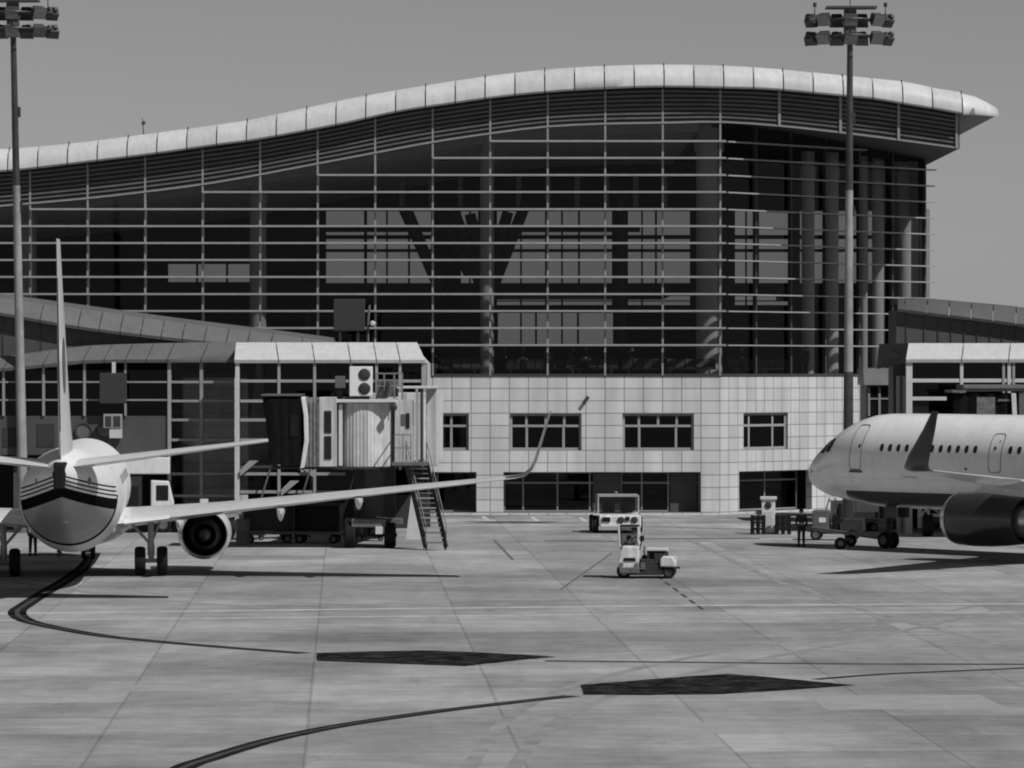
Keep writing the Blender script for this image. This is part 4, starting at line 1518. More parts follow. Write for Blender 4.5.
    m = MB(); m.lathe([(0.02, -0.2), (0.16, -0.15), (0.17, 0.1), (0.05, 0.2)], (X(394.5), -1.55, Z(407)), 'y', 12); m.build('flood_lamp', M_darksteel, t, smooth=True)
    if not short:
        # platform, railing and stairs
        m = MB(); a, b = sorted((X(393), X(429))); m.box(a, b, -2.1, -0.4, Z(464.5), Z(461.5)); m.build('platform', M_greysteel, t)
        m = MB()
        for px in (396, 404, 412):
            m.tube((X(px), -2.05, Z(461.5)), (X(px), -2.05, Z(434)), 0.03)
        for py in (434, 447):
            m.tube((X(396), -2.05, Z(py)), (X(412), -2.05, Z(py)), 0.028)
            m.tube((X(396), -2.05, Z(py)), (X(396), -0.5, Z(py)), 0.028)
        m.build('railing', M_steel, t)
        p0, p1 = Vector((X(417), -1.3, Z(463))), Vector((X(437), -2.6, 0.12))
        sd_ = Vector((0.34, 0.0, 0))
        st = MB()
        for q in (-1, 1):
            st.bar(p0 + sd_ * q * 1.35, p1 + sd_ * q * 1.35, 0.06, 0.28)
        so = st.build('stairs', M_darksteel, t)
        for i in range(1, 17):
            f = i / 17
            c = p0.lerp(p1, f)
            mm = MB(); mm.obox(c, (0.86, 0.26, 0.05)); mm.build('tread', M_frame if i % 2 else M_greysteel, so)
        mm = MB()
        for q in (-1, 1):
            u = Vector((0, 0, 1.0))
            mm.tube(p0 + sd_ * q * 1.35 + u, p1 + sd_ * q * 1.35 + u, 0.026)
            mm.tube(p0 + sd_ * q * 1.35 + u * 0.5, p1 + sd_ * q * 1.35 + u * 0.5, 0.018)
            for f in (0, 0.33, 0.66, 1.0):
                c = p0.lerp(p1, f) + sd_ * q * 1.35
                mm.tube(c, c + u, 0.02)
        mm.build('handrail', M_greysteel, so)
        mm = MB()
        for q in (-1, 1):
            mm.tube((p1.x + q * 0.4, p1.y + 0.1, 0.12 - 0.0), (p1.x + q * 0.46, p1.y + 0.1, 0.12), 0.12, 0.12, 12)
        mm.build('caster', M_tyre, so)
        m = MB()
        m.prism([(X(406), 0.4), (X(412), Z(492)), (X(416.5), Z(492)), (X(424), 0.5), (X(421), 0.4)] if mirror > 0 else [(X(406), 0.4), (X(412), Z(492)), (X(416.5), Z(492)), (X(424), 0.5), (X(421), 0.4)], 'xz', -0.6, -0.3)
        m.build('stair_skirt', M_framewhite, t)
    # lift columns and wheel bogie
    lift = MB()
    for px in (357, 389):
        a, b = sorted((X(px - 5), X(px + 5)))
        lift.box(a, b, 2.0, 2.6, 0.9, Z(466))
    lift.build('lift_column', M_darksteel, t, bevel=0.02)
    m = MB(); a, b = sorted((X(362), X(384))); m.box(a, b, 2.1, 2.5, 0.9, Z(470)); m.build('lift_panel', M_wallgrey, t)
    m = MB(); a, b = sorted((X(353), X(361))); m.box(a, b, 1.9, 1.99, Z(512), Z(492)); m.build('control_cabinet', M_greybox, t)
    m = MB(); a, b = sorted((X(352), X(386))); m.box(a, b, -0.6, 2.4, 0.95, 1.32); a, b = sorted((X(344), X(402))); m.box(a, b, 0.9, 1.6, 1.0, 1.3); m.build('bogie_beam', M_greysteel, t, bevel=0.03)
    for px in (350.5, 390):
        for yy in (-0.2, 0.55) if px < 360 else (-0.2, 0.55):
            x = X(px)
            tb = MB(); tb.lathe([(0.3, -0.24), (0.5, -0.25), (0.56, -0.18), (0.57, 0.0), (0.56, 0.18), (0.5, 0.25), (0.3, 0.24)], (x, yy, 0.57), 'x', 28)
            w = tb.build('wheel', M_tyre, t, smooth=True)
            hb = MB(); hb.lathe([(0.02, -0.2), (0.2, -0.19), (0.3, -0.235), (0.3, 0.235), (0.2, 0.19), (0.02, 0.2)], (x, yy, 0.57), 'x', 20); hb.build('rim', M_greysteel, w, smooth=True)
    m = MB(); m.tube((X(366), 0.1, 0.95), (X(366), 0.1, 0.55), 0.12); m.tube((X(344), 0.17, 0.57), (X(397), 0.17, 0.57), 0.08); m.build('axle', M_darksteel, t)
    m = MB(); m.box(min(X(376), X(383)), max(X(376), X(383)), -0.7, -0.5, 0.65, 1.0); m.build('lamp_box', M_framewhite, t)
    return t


boarding_bridge('boarding bridge with black canopy, corrugated white cab and metal stairs right of the left airliner', 365, 190.0, 1, False, (1.35, 14.6))

rb_ = thing('boarding_bridge', 'boarding bridge with a grey cab roof and dark canopy mostly behind the right airliner', 'boarding bridge', (xat(985, 202), 202, 0))
DB2 = 202.0
def bxx(px):
    return xat(px, DB2)
def bzz(py):
    return zat(py, DB2)
m = MB(); m.loft([[(bxx(960), DB2 - 1.8, bzz(388)), (bxx(960), DB2 - 1.5, bzz(384.5)), (bxx(960), DB2 + 1.6, bzz(384.5)), (bxx(960), DB2 + 1.8, bzz(388)), (bxx(960), DB2 + 1.7, bzz(391.5)), (bxx(960), DB2 - 1.7, bzz(391.5))],
                  [(bxx(1022), DB2 - 1.8, bzz(388)), (bxx(1022), DB2 - 1.5, bzz(384.5)), (bxx(1022), DB2 + 1.6, bzz(384.5)), (bxx(1022), DB2 + 1.8, bzz(388)), (bxx(1022), DB2 + 1.7, bzz(391)), (bxx(1022), DB2 - 1.7, bzz(391))]])
m.build('cab_roof', M_greybox, rb_, world=True)
m = MB(); m.box(bxx(948.5), bxx(962), DB2 - 1.8, DB2 + 1.7, bzz(392.5), bzz(390)); m.build('canopy_rail', M_greysteel, rb_, world=True)
rg = []
for i in range(9):
    px = 950 + 58 * i / 8
    w = 1.6 + (0.06 if i % 2 else -0.05)
    rg.append([(bxx(px), DB2 - w, bzz(470)), (bxx(px), DB2 - w, bzz(393)), (bxx(px), DB2 + w, bzz(393)), (bxx(px), DB2 + w, bzz(470))])
m = MB(); m.loft(rg, False, False, closed=False); m.build('canopy', M_fabric, rb_, world=True)
m = MB(); m.box(bxx(973), bxx(991), DB2 - 1.68, DB2 - 1.66, bzz(440), bzz(397)); m.build('canopy_panel', M_curtain, rb_, world=True)
m = MB(); m.box(bxx(994), bxx(1006), DB2 - 1.69, DB2 - 1.67, bzz(401), bzz(399)); m.build('canopy_bar', M_greysteel, rb_, world=True)
m = MB(); m.prism([(bxx(1011), bzz(465)), (bxx(1007), bzz(393)), (bxx(1011.5), bzz(393)), (bxx(1015), bzz(465))], 'xz', DB2 - 1.8, DB2 + 1.8); m.build('canopy_bumper', M_framewhite, rb_, world=True)
m = MB(); m.box(bxx(1015), bxx(1040), DB2 - 1.65, DB2 + 1.65, bzz(466), bzz(391)); m.build('cab', M_greybox, rb_, world=True, bevel=0.03)
m = MB(); m.box(bxx(1022.5), bxx(1030), DB2 - 1.7, DB2 - 1.66, bzz(410), bzz(391.5)); m.build('notice', M_white, rb_, world=True)
m = MB(); m.box(bxx(955), bxx(1038), DB2 - 1.6, DB2 + 1.6, bzz(472), bzz(470)); m.build('cab_floor', M_darksteel, rb_, world=True)
m = MB()
for px in (922, 944, 968, 990):
    m.box(bxx(px) - 0.09, bxx(px) + 0.09, DB2 + 1.0, DB2 + 1.2, 0.4, bzz(472))
m.box(bxx(920), bxx(1000), DB2 + 0.9, DB2 + 1.3, 1.9, 2.05)
m.box(bxx(920), bxx(1000), DB2 + 0.9, DB2 + 1.3, 0.95, 1.1)
for a, b in ((922, 944), (944, 968), (968, 990)):
    m.bar((bxx(a), DB2 + 1.1, 1.0), (bxx(b), DB2 + 1.1, 2.0), 0.08, 0.1)
    m.bar((bxx(b), DB2 + 1.15, 1.0), (bxx(a), DB2 + 1.15, 2.0), 0.08, 0.1)
m.build('lift_frame', M_frame, rb_, world=True)
for px in (930, 985):
    m = MB(); m.lathe([(0.3, -0.24), (0.5, -0.25), (0.56, -0.18), (0.57, 0.0), (0.56, 0.18), (0.5, 0.25), (0.3, 0.24)], (bxx(px), DB2 + 1.1, 0.57), 'x', 24)
    w = m.build('wheel', M_tyre, rb_, world=True, smooth=True)
    m = MB(); m.lathe([(0.02, -0.2), (0.3, -0.235), (0.3, 0.235), (0.02, 0.2)], (bxx(px), DB2 + 1.1, 0.57), 'x', 16); m.build('rim', M_greysteel, w)

# ------------------------------------------------------------------ floodlight masts
def light_mast(label, px_top, px_base, D, py_top, mats):
    xb, xt_ = xat(px_base, D), xat(px_top, D)
    H = zat(py_top, D)
    base_y = 0
    t = thing('light_mast', label, 'light mast', (xb, D, 0), group='floodlight masts on the apron')
    lean = (xt_ - xb) / H
    def P(z, dx=0, dy=0):
        return (lean * z + dx, dy, z)
    for (f0, f1, r0, r1), mt in zip(((0.5 / H, 0.31, .27, .235), (0.31, 0.66, .225, .185), (0.66, 1 - 0.6 / H, .178, .14)), mats):  # three pole lengths, each given its own grey tone
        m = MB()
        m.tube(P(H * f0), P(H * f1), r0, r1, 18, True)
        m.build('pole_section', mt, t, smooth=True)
    m = MB(); m.tube(P(0), P(0.5), 0.42, 0.36, 18); m.build('base_flange', M_greysteel, t)
    m = MB()
    m.tube(P(H - 1.0), P(H + 0.2), 0.32, 0.32, 14)
    for zz in (H - 0.30, H - 1.10):
        ring = [P(zz, 1.05 * math.cos(i * PI / 12), 1.05 * math.sin(i * PI / 12)) for i in range(25)]
        m.path(ring, 0.045, 6)
        for i in range(6):
            a = i * PI / 3
            m.tube(P(zz), P(zz, 1.05 * math.cos(a), 1.05 * math.sin(a)), 0.035, 0.035, 6)
        m.tube(P(zz, -2.0, 0), P(zz, 2.0, 0), 0.06, 0.06, 8)
        m.tube(P(zz, -1.8, 0.45), P(zz, 1.8, 0.45), 0.045, 0.045, 8)
    m.build('head_frame', M_lampbody, t)
    m = MB(); m.box(lean * H - 1.2, lean * H + 1.3, -0.5, 0.6, H + 0.26, H + 0.36); m.build('top_plate', M_lampbody, t)
    m = MB(); m.tube(P(H + 0.3), P(H + 2.6), 0.025, 0.012, 6)
    for dx in (-1.75, 1.75):
        m.tube(P(H, dx), P(H + 0.5, dx), 0.03, 0.02, 6); m.tube(P(H + 0.35, dx), P(H + 0.55, dx), 0.09, 0.09, 8)
    m.build('lightning_rod', M_darksteel, t)
    for zz, tilt in ((H - 0.25, 30), (H - 1.15, 36)):
        for k, dx in enumerate((-1.9, -1.27, -0.63, 0.0, 0.63, 1.27, 1.9)):
            yaw = (-38, -24, -10, 3, 14, 26, 40)[k] + random.uniform(-6, 6)
            sgn = -1 if (k % 2 == 0) == (tilt == 32) else 1
            rot = Matrix.Rotation(R(yaw + (0 if sgn < 0 else 180)), 3, 'Z') @ Matrix.Rotation(R(tilt), 3, 'X')
            c = Vector(P(zz, dx, -0.28 if sgn < 0 else 0.5))
            # housing: frustum opening towards -y before rotation
            a = [(-0.35, -0.25, -0.30), (0.35, -0.25, -0.30), (0.35, -0.25, 0.30), (-0.35, -0.25, 0.30)]
            b = [(-0.24, 0.20, -0.20), (0.24, 0.20, -0.20), (0.24, 0.20, 0.22), (-0.24, 0.20, 0.22)]
            mm = MB(); mm.loft([[tuple(c + rot @ Vector(v)) for v in a], [tuple(c + rot @ Vector(v)) for v in b]])
            mm.obox(c + rot @ Vector((0, 0.28, 0)), (0.22, 0.2, 0.2), rot)
            lo = mm.build('floodlight', M_lampbody, t)
            mm = MB(); mm.obox(c + rot @ Vector((0, -0.265, 0)), (0.64, 0.02, 0.54), rot); mm.build('lens', M_lampglass, lo)
    for zz in (H * 0.80, H * 0.62):
        mm = MB(); mm.obox(P(zz, 0.2, 0), (0.16, 0.2, 0.5)); mm.build('junction_box', M_darksteel, t)
    return t


light_mast('tall floodlight mast at the far left, its pole passing behind the left airliner', 12.8, 23.5, 208.0, 7, (M_polepale, M_polepale, M_pole))
light_mast('tall floodlight mast in front of the terminal, rising behind the nose of the right airliner', 850, 847.8, 208.0, 14, (M_pole, M_polepale, M_pole))

# ------------------------------------------------------------------ airliners
def airfoil(le, te, thick, n=9):
    """closed ring around a chord from le to te (Vectors), thickness as a fraction of chord, upwards = +z"""
    up, lo = [], []
    c = (te - le).length
    for i in range(n + 1):
        t = 0.5 - 0.5 * math.cos(PI * i / n)
        h = 5 * thick * (0.2969 * math.sqrt(t) - 0.126 * t - 0.3516 * t * t + 0.2843 * t**3 - 0.1015 * t**4) * c
        p = le.lerp(te, t)
        up.append((p, h)); lo.append((p, h))
    return up, lo


def ring_of(le, te, thick, nrm, n=9):
    up, lo = airfoil(Vector(le), Vector(te), thick, n)
    nrm = Vector(nrm)
    r = [p + nrm * h for p, h in up]
    r += [p - nrm * h * 0.75 for p, h in lo[-2:0:-1]]
    return [tuple(q) for q in r]


class Airliner:
    def __init__(self, name, label, loc, yaw, sref, fus, body_mat, roll=0.0):
        self.sref = sref
        self.fus = fus            # table: station, zc, half width, half height
        self.root = thing(name, label, 'airliner', loc, yaw, ry=roll)
        self.body_mat = body_mat

    def y(self, s):
        return self.sref - s

    def sec(self, s):
        return smooth_table(self.fus, s)

    def surf(self, s, phi, off=0.0):
        """phi 0 = top, positive = starboard"""
        zc, hw, hh = self.sec(s)
        return Vector(((hw + off) * math.sin(phi), self.y(s), zc + (hh + off) * math.cos(phi)))

    def phi_at(self, s, z, side):
        zc, hw, hh = self.sec(s)
        c = max(-1, min(1, (z - zc) / hh))
        return side * math.acos(c)

    def fuselage(self):
        S = []
        n = len(self.fus)
        for i in range(n - 1):
            a, b = self.fus[i][0], self.fus[i + 1][0]
            k = max(2, int((b - a) / 0.5)) if b - a < 12 else 12
            S += [a + (b - a) * j / k for j in range(k)]
        S.append(self.fus[-1][0])
        rings = []
        NP = 48
        for s in S:
            rings.append([tuple(self.surf(s, 2 * PI * j / NP)) for j in range(NP)])
        m = MB(); m.loft(rings)
        self.body = m.build('fuselage', self.body_mat, self.root, smooth=True, angle=60)
        return self.body

    def patch(self, s0, s1, z0, z1, side, mat, name, parent=None, off=0.008, power=3.0, n=20, skew=0.0):
        """filled rounded patch lying on the skin"""
        vs = []
        sm, zm = (s0 + s1) / 2, (z0 + z1) / 2
        for i in range(n):
            t = 2 * PI * i / n
            cx, cz = math.cos(t), math.sin(t)
            ex = math.copysign(abs(cx) ** (2 / power), cx)
            ez = math.copysign(abs(cz) ** (2 / power), cz)
            z = zm + ez * (z1 - z0) / 2
            s = sm + ex * (s1 - s0) / 2 + skew * (z - zm)
            vs.append(self.surf(s, self.phi_at(s, z, side), off))
        vs.append(self.surf(sm, self.phi_at(sm, zm, side), off))
        m = MB()
        m.add(vs, [(i, (i + 1) % n, n) for i in range(n)])
        return m.build(name, mat, parent or self.body)

    def outline(self, s0, s1, z0, z1, side, mat, name, parent=None, w=0.035, off=0.010, rad=0.18):
        pts = []
        def corner(cs, cz, a0):
            for i in range(4):
                t = a0 + i * PI / 6
                pts.append((cs + rad * math.cos(t), cz + rad * math.sin(t)))
        def edge(sa, za, sb, zb, k=6):
            for i in range(1, k):
                pts.append((sa + (sb - sa) * i / k, za + (zb - za) * i / k))
        corner(s1 - rad, z1 - rad, 0); edge(s1 - rad, z1, s0 + rad, z1, 3)
        corner(s0 + rad, z1 - rad, PI / 2); edge(s0, z1 - rad, s0, z0 + rad)
        corner(s0 + rad, z0 + rad, PI); edge(s0 + rad, z0, s1 - rad, z0, 3)
        corner(s1 - rad, z0 + rad, 1.5 * PI); edge(s1, z0 + rad, s1, z1 - rad)
        sm, zm = (s0 + s1) / 2, (z0 + z1) / 2
        o_, i_ = [], []
        for s, z in pts:
            k1 = 1 - 2 * w / (s1 - s0); k2 = 1 - 2 * w / (z1 - z0)
            si, zi = sm + (s - sm) * k1, zm + (z - zm) * k2
            o_.append(self.surf(s, self.phi_at(s, z, side), off))
            i_.append(self.surf(si, self.phi_at(si, zi, side), off))
        n = len(pts)
        m = MB(); m.add(o_ + i_, [(i, (i + 1) % n, n + (i + 1) % n, n + i) for i in range(n)])
        return m.build(name, mat, parent or self.body)

    def surface(self, name, secs, mat, side=1, nrm=(0, 0, 1), parent=None):
        """lifting surface through sections (s_le, s_te, lateral, z, thickness)"""
        rings = []
        for (sl, st, l, z, th) in secs:
            rings.append(ring_of((side * l, self.y(sl), z), (side * l, self.y(st), z - 0.0), th, nrm))
        m = MB(); m.loft(rings)
        return m.build(name, mat, parent or self.root, smooth=True, angle=50)

    def winglet(self, secs, mat, side):
        """secs: (s_le, s_te, lateral, z, thickness, cant angle from horizontal in degrees)"""
        rings = []
        for (sl, st, l, z, th, ca) in secs:
            c = R(ca)
            rings.append(ring_of((side * l, self.y(sl), z), (side * l, self.y(st), z), th, (-side * math.sin(c), 0, math.cos(c))))
        m = MB(); m.loft(rings)
        return m.build('winglet', mat, self.root, smooth=True, angle=50)

    def engine(self, lat, s_in, zc, rmax, length, side, mat, lip_mat, core_mat=None):
        o = (side * lat, self.y(s_in), zc)
        cowl = MB()
        cowl.lathe([(rmax * 0.80, -0.35), (rmax * 0.80, -0.10), (rmax * 0.86, 0.0), (rmax * 0.93, -0.12), (rmax * 0.985, -0.55), (rmax, -1.1), (rmax * 0.985, -0.5 * length),
                    (rmax * 0.93, -0.75 * length), (rmax * 0.83, -length), (rmax * 0.80, -length), (rmax * 0.78, -0.7 * length)], o, 'y', 40)
        e = cowl.build('engine', mat, self.root, smooth=True, angle=40)
        lip = MB()
        lip.lathe([(rmax * 0.795, -0.25), (rmax * 0.81, -0.06), (rmax * 0.865, 0.03), (rmax * 0.94, -0.09), (rmax * 0.972, -0.30)], o, 'y', 40)
        lip.build('inlet_lip', lip_mat, e, smooth=True)
        fan = MB()
        fan.lathe([(0.0, -0.55), (0.1, -0.62), (0.3, -0.95), (0.32, -1.1), (rmax * 0.8, -1.1)], o, 'y', 32)
        fan.build('fan', M_darksteel, e, smooth=True)
        core = MB()
        L = length
        core.lathe([(rmax * 0.62, -0.6 * L), (rmax * 0.60, -L), (rmax * 0.42, -1.22 * L), (rmax * 0.40, -1.22 * L), (rmax * 0.40, -0.9 * L)], o, 'y', 32)
        core.build('core_nozzle', core_mat or M_darksteel, e, smooth=True)
        dk = MB(); dk.lathe([(rmax * 0.79, -0.72 * L), (0.0, -0.72 * L)], o, 'y', 32); dk.build('bypass_duct', M_black, e)
        cone = MB(); cone.lathe([(rmax * 0.27, -0.92 * L), (rmax * 0.26, -1.15 * L), (rmax * 0.14, -1.34 * L), (0.0, -1.42 * L)], o, 'y', 24); cone.build('exhaust_cone', M_greysteel, e, smooth=True)
        return e

    def pylon(self, e, lat, side, s0, s1, z0, z1, z2, mat):
        m = MB()
        x = side * lat
        m.prism([(self.y(s0), z0), (self.y(s0 + 0.9), z1), (self.y(s1), z2), (self.y(s1 - 0.3), z0 - 0.1)], 'yz', x - 0.17, x + 0.17)
        m.build('pylon', mat, e, bevel=0.06)

    def gear(self, name, x, s, zt, r, gap, width, mat=M_framewhite, brace=0.0, doors=False):
        m = MB()
        y = self.y(s)
        m.tube((x, y, r), (x, y, zt), 0.11, 0.13, 14)
        m.tube((x, y, r * 1.4), (x, y, r * 2.2), 0.14, 0.14, 14)
        m.tube((x - gap / 2, y, r), (x + gap / 2, y, r), 0.08, 0.08, 12)
        m.tube((x, y, r * 1.7), (x, y - 0.5 if brace == 0 else y - 0.1, zt - 0.1), 0.05, 0.05, 8)
        if brace:
            m.tube((x, y, r * 2.1), (x + brace, y, zt + 0.1), 0.06, 0.06, 10)
            m.tube((x, y + 0.1, r * 2.1), (x - brace * 0.45, y + 0.2, zt + 0.1), 0.05, 0.05, 10)
        g_ = m.build(name, mat, self.root, smooth=True)
        for sd in (-1, 1):
            c = (x + sd * gap / 2, y, r)
            t = MB(); h = width / 2
            t.lathe([(r * 0.52, -h * 0.9), (r * 0.85, -h), (r * 0.96, -h * 0.75), (r, -h * 0.3), (r, h * 0.3), (r * 0.96, h * 0.75), (r * 0.85, h), (r * 0.52, h * 0.9)], c, 'x', 30)
            t.build('tyre', M_tyre, g_, smooth=True)
            q = MB(); q.lathe([(0.03, -h * 0.55), (r * 0.25, -h * 0.5), (r * 0.42, -h * 0.85), (r * 0.53, -h * 0.9), (r * 0.53, h * 0.9), (r * 0.42, h * 0.85), (r * 0.25, h * 0.5), (0.03, h * 0.55)], c, 'x', 24)
            q.build('rim', M_greysteel, g_, smooth=True)
        return g_


FAIR = ((-.9, .35), (0, .4), (.9, .35), (1.0, .05), (.62, -.4), (.2, -.72), (-.2, -.72), (-.62, -.4), (-1.0, .05))[:8]
# ---- left airliner, tail towards the camera
B_FUS = [(0, 2.85, .02, .02), (.25, 2.85, .42, .42), (.9, 2.9, .86, .88), (1.9, 3.0, 1.28, 1.33), (3.2, 3.12, 1.64, 1.78), (5, 3.16, 1.85, 1.97), (6.5, 3.16, 1.88, 2.0),
         (15, 3.16, 1.88, 2.0), (25, 3.18, 1.88, 2.0), (28, 3.30, 1.84, 1.90), (31, 3.60, 1.63, 1.62), (34, 3.93, 1.24, 1.22), (36.5, 4.20, .82, .82), (38.3, 4.38, .45, .48), (39.3, 4.45, .22, .30)]
gm = gnd(80, 576.3)
A = Airliner('airliner', 'white airliner seen from the rear with dark chevron bands on its tail cone', (gm.x - 0.09, gm.y, 0), R(4.25), 19.6, B_FUS, M_body1, roll=R(-0.7))
A.fuselage()
m = MB(); m.lathe([(0.20, A.y(39.25)), (0.235, A.y(39.6)), (0.19, A.y(39.75)), (0.15, A.y(39.75)), (0.14, A.y(39.3))], (0, 0, 4.45), 'y', 20)
m.build('tail_exhaust', M_black, A.body, smooth=True)
m = MB(); m.loft([[(-0.24, A.y(38.2), 4.86), (0.24, A.y(38.2), 4.86), (0.24, A.y(38.2), 4.6), (-0.24, A.y(38.2), 4.6)], [(-0.16, A.y(39.85), 4.80), (0.16, A.y(39.85), 4.80), (0.2, A.y(39.85), 3.95), (-0.2, A.y(39.85), 3.95)]])
m.build('tail_cone_fairing', M_black, A.body, bevel=0.05)
m = MB(); m.lathe([(0.12, 0.25), (0.20, 0.0), (0.17, -0.12), (0.10, -0.16), (0.0, -0.17)], (0.0, A.y(33.6), 2.78), 'y', 18); m.build('tail_skid', M_enggrey, A.body, smooth=True)
for sd in (1, -1):
    A.surface('wing', [(13.2, 21.0, 1.2, 2.02, .13), (14.2, 20.9, 2.3, 2.14, .125), (16.1, 20.95, 5.6, 2.48, .115), (19.4, 22.5, 11.6, 3.13, .105), (22.0, 23.65, 16.9, 3.70, .10)], M_wing, sd)
    A.winglet([(22.0, 23.65, 16.9, 3.70, .10, 6), (22.25, 23.75, 17.25, 3.78, .09, 25), (22.6, 23.9, 17.5, 4.02, .085, 55), (23.0, 24.15, 17.66, 4.40, .08, 72), (23.7, 24.65, 17.95, 5.5, .075, 77), (24.3, 24.95, 18.15, 6.25, .07, 78)], M_wing, sd)
    A.surface('tailplane', [(34.2, 37.9, 0.25, 4.66, .11), (35.1, 38.2, 2.2, 4.90, .105), (37.7, 39.1, 7.17, 5.50, .10)], M_wing, sd)
    A.surface('flap', [(19.3, 21.12, 1.85, 2.07, .17), (19.4, 21.06, 3.6, 2.25, .17)], M_flap, sd)
    for (l, s0, s1, z, d) in ((4.0, 19.8, 22.0, 1.98, .42), (7.9, 19.2, 22.4, 2.38, .46), (10.9, 20.4, 23.1, 2.78, .40)):
        rg = []
        for i in range(9):
            f = i / 8
            w = 0.17 * math.sin(PI * (0.06 + 0.88 * f)) + 0.01
            h = d * math.sin(PI * (0.06 + 0.88 * f)) + 0.01
            rg.append([(sd * l + w * FAIR[t][0], A.y(s0 + (s1 - s0) * f), z - 0.02 + 0.12 * f + h * FAIR[t][1]) for t in range(8)])
        m = MB(); m.loft(rg); m.build('flap_fairing', M_enggrey, A.root, smooth=True)
    e = A.engine(4.95, 12.4, 1.42, 1.10, 3.6, sd, M_enggrey, M_bare)
    A.pylon(e, 4.95, sd, 13.2, 18.2, 2.55, 2.78, 2.35, M_enggrey)
    A.gear('main_gear', sd * 2.86, 19.6, 2.2, 0.565, 0.86, 0.42, M_frame, brace=-sd * 1.0)
    # belly fairing halves read as one
m = MB()
rg = []
for i in range(13):
    f = i / 12
    k = math.sin(PI * (0.05 + 0.9 * f)) ** 0.5
    rg.append([(2.0 * k * math.cos(t * PI / 12), A.y(12.5 + 10 * f), 1.95 + 0.85 * k * math.sin(t * PI / 12)) for t in range(24)])
m.loft(rg); m.build('wing_fairing', M_enggrey, A.root, smooth=True, angle=60)
# fin
rings = []
for (sl, st, z, th) in ((30.6, 37.6, 4.9, .085), (32.2, 37.9, 6.0, .085), (34.4, 38.4, 8.6, .085), (36.3, 38.9, 11.2, .08), (37.35, 39.2, 12.55, .08)):
    rings.append(ring_of((0, A.y(sl), z), (0, A.y(st), z), th, (1, 0, 0)))
m = MB(); m.loft(rings); fin = m.build('fin', M_plainwhite, A.root, smooth=True, angle=50)
m = MB()
rings = []
for (sl, z) in ((37.93, 5.9), (38.42, 8.6), (38.92, 11.2)):
    rings.append([(-0.02, A.y(sl), z), (0.02, A.y(sl), z), (0.012, A.y(sl + 0.03), z), (-0.012, A.y(sl + 0.03), z)])
m.loft(rings); m.build('static_strip', M_darksteel, fin)
m = MB()
lst = []
for i in range(20):
    t = 2 * PI * i / 20
    s = 36.9 + 0.5 * math.cos(t) + 0.16 * math.sin(t); z = 8.2 + 1.0 * math.sin(t)
    lst.append((s, z))
for sd in (1, -1):
    vs = []
    for (s, z) in lst:
        # thickness of the fin skin at this point
        a = lerp_table([(4.9, 30.6, 37.6), (6.0, 32.2, 37.9), (8.6, 34.4, 38.4), (11.2, 36.3, 38.9), (12.55, 37.35, 39.2)], z)
        c = a[1] - a[0]; f = min(0.99, max(0.01, (s - a[0]) / c))
        h = 5 * .085 * (0.2969 * math.sqrt(f) - 0.126 * f - 0.3516 * f * f + 0.2843 * f**3 - 0.1015 * f**4) * c * (1 if sd > 0 else 0.75)
        vs.append((sd * (h + 0.02), A.y(s), z))
    m = MB(); m.add(vs, [tuple(range(20))]); m.build('fin_emblem', M_greybox, fin)
A.gear('nose_gear', 0, 4.0, 1.6, 0.34, 0.40, 0.20)
for sd in (1, -1):
    for k in range(15):
        s = 9.0 + k * 0.96
        A.patch(s - 0.13, s + 0.13, 3.62, 3.98, sd, M_pane, 'cabin_window')
    A.outline(26.6, 27.3, 2.6, 4.4, sd, M_lines, 'door')
    A.patch(35.6, 36.2, 4.0, 4.25, sd, M_lines, 'vent_mark')

# ---- right airliner, nose left
C_FUS = [(0, 3.28, .02, .02), (.18, 3.30, .40, .42), (.6, 3.36, .72, .76), (1.3, 3.48, 1.08, 1.13), (2.2, 3.66, 1.43, 1.47), (3.3, 3.86, 1.74, 1.80), (4.6, 3.96, 1.92, 2.06), (6.0, 3.97, 1.975, 2.12),
         (12, 3.97, 1.975, 2.12), (22, 3.97, 1.975, 2.12), (30, 3.97, 1.975, 2.12), (34, 4.2, 1.8, 1.85), (38, 4.6, 1.3, 1.35), (42, 5.0, .7, .75), (44.5, 5.2, .2, .25)]
gn = gnd(888.5, 548.5)
YAW2 = R(38.5)
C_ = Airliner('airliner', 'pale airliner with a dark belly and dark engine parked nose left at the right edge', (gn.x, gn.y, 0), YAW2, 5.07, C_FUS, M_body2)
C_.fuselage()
WS = -0.7     # wing placed so that its tip stands where the photo shows it
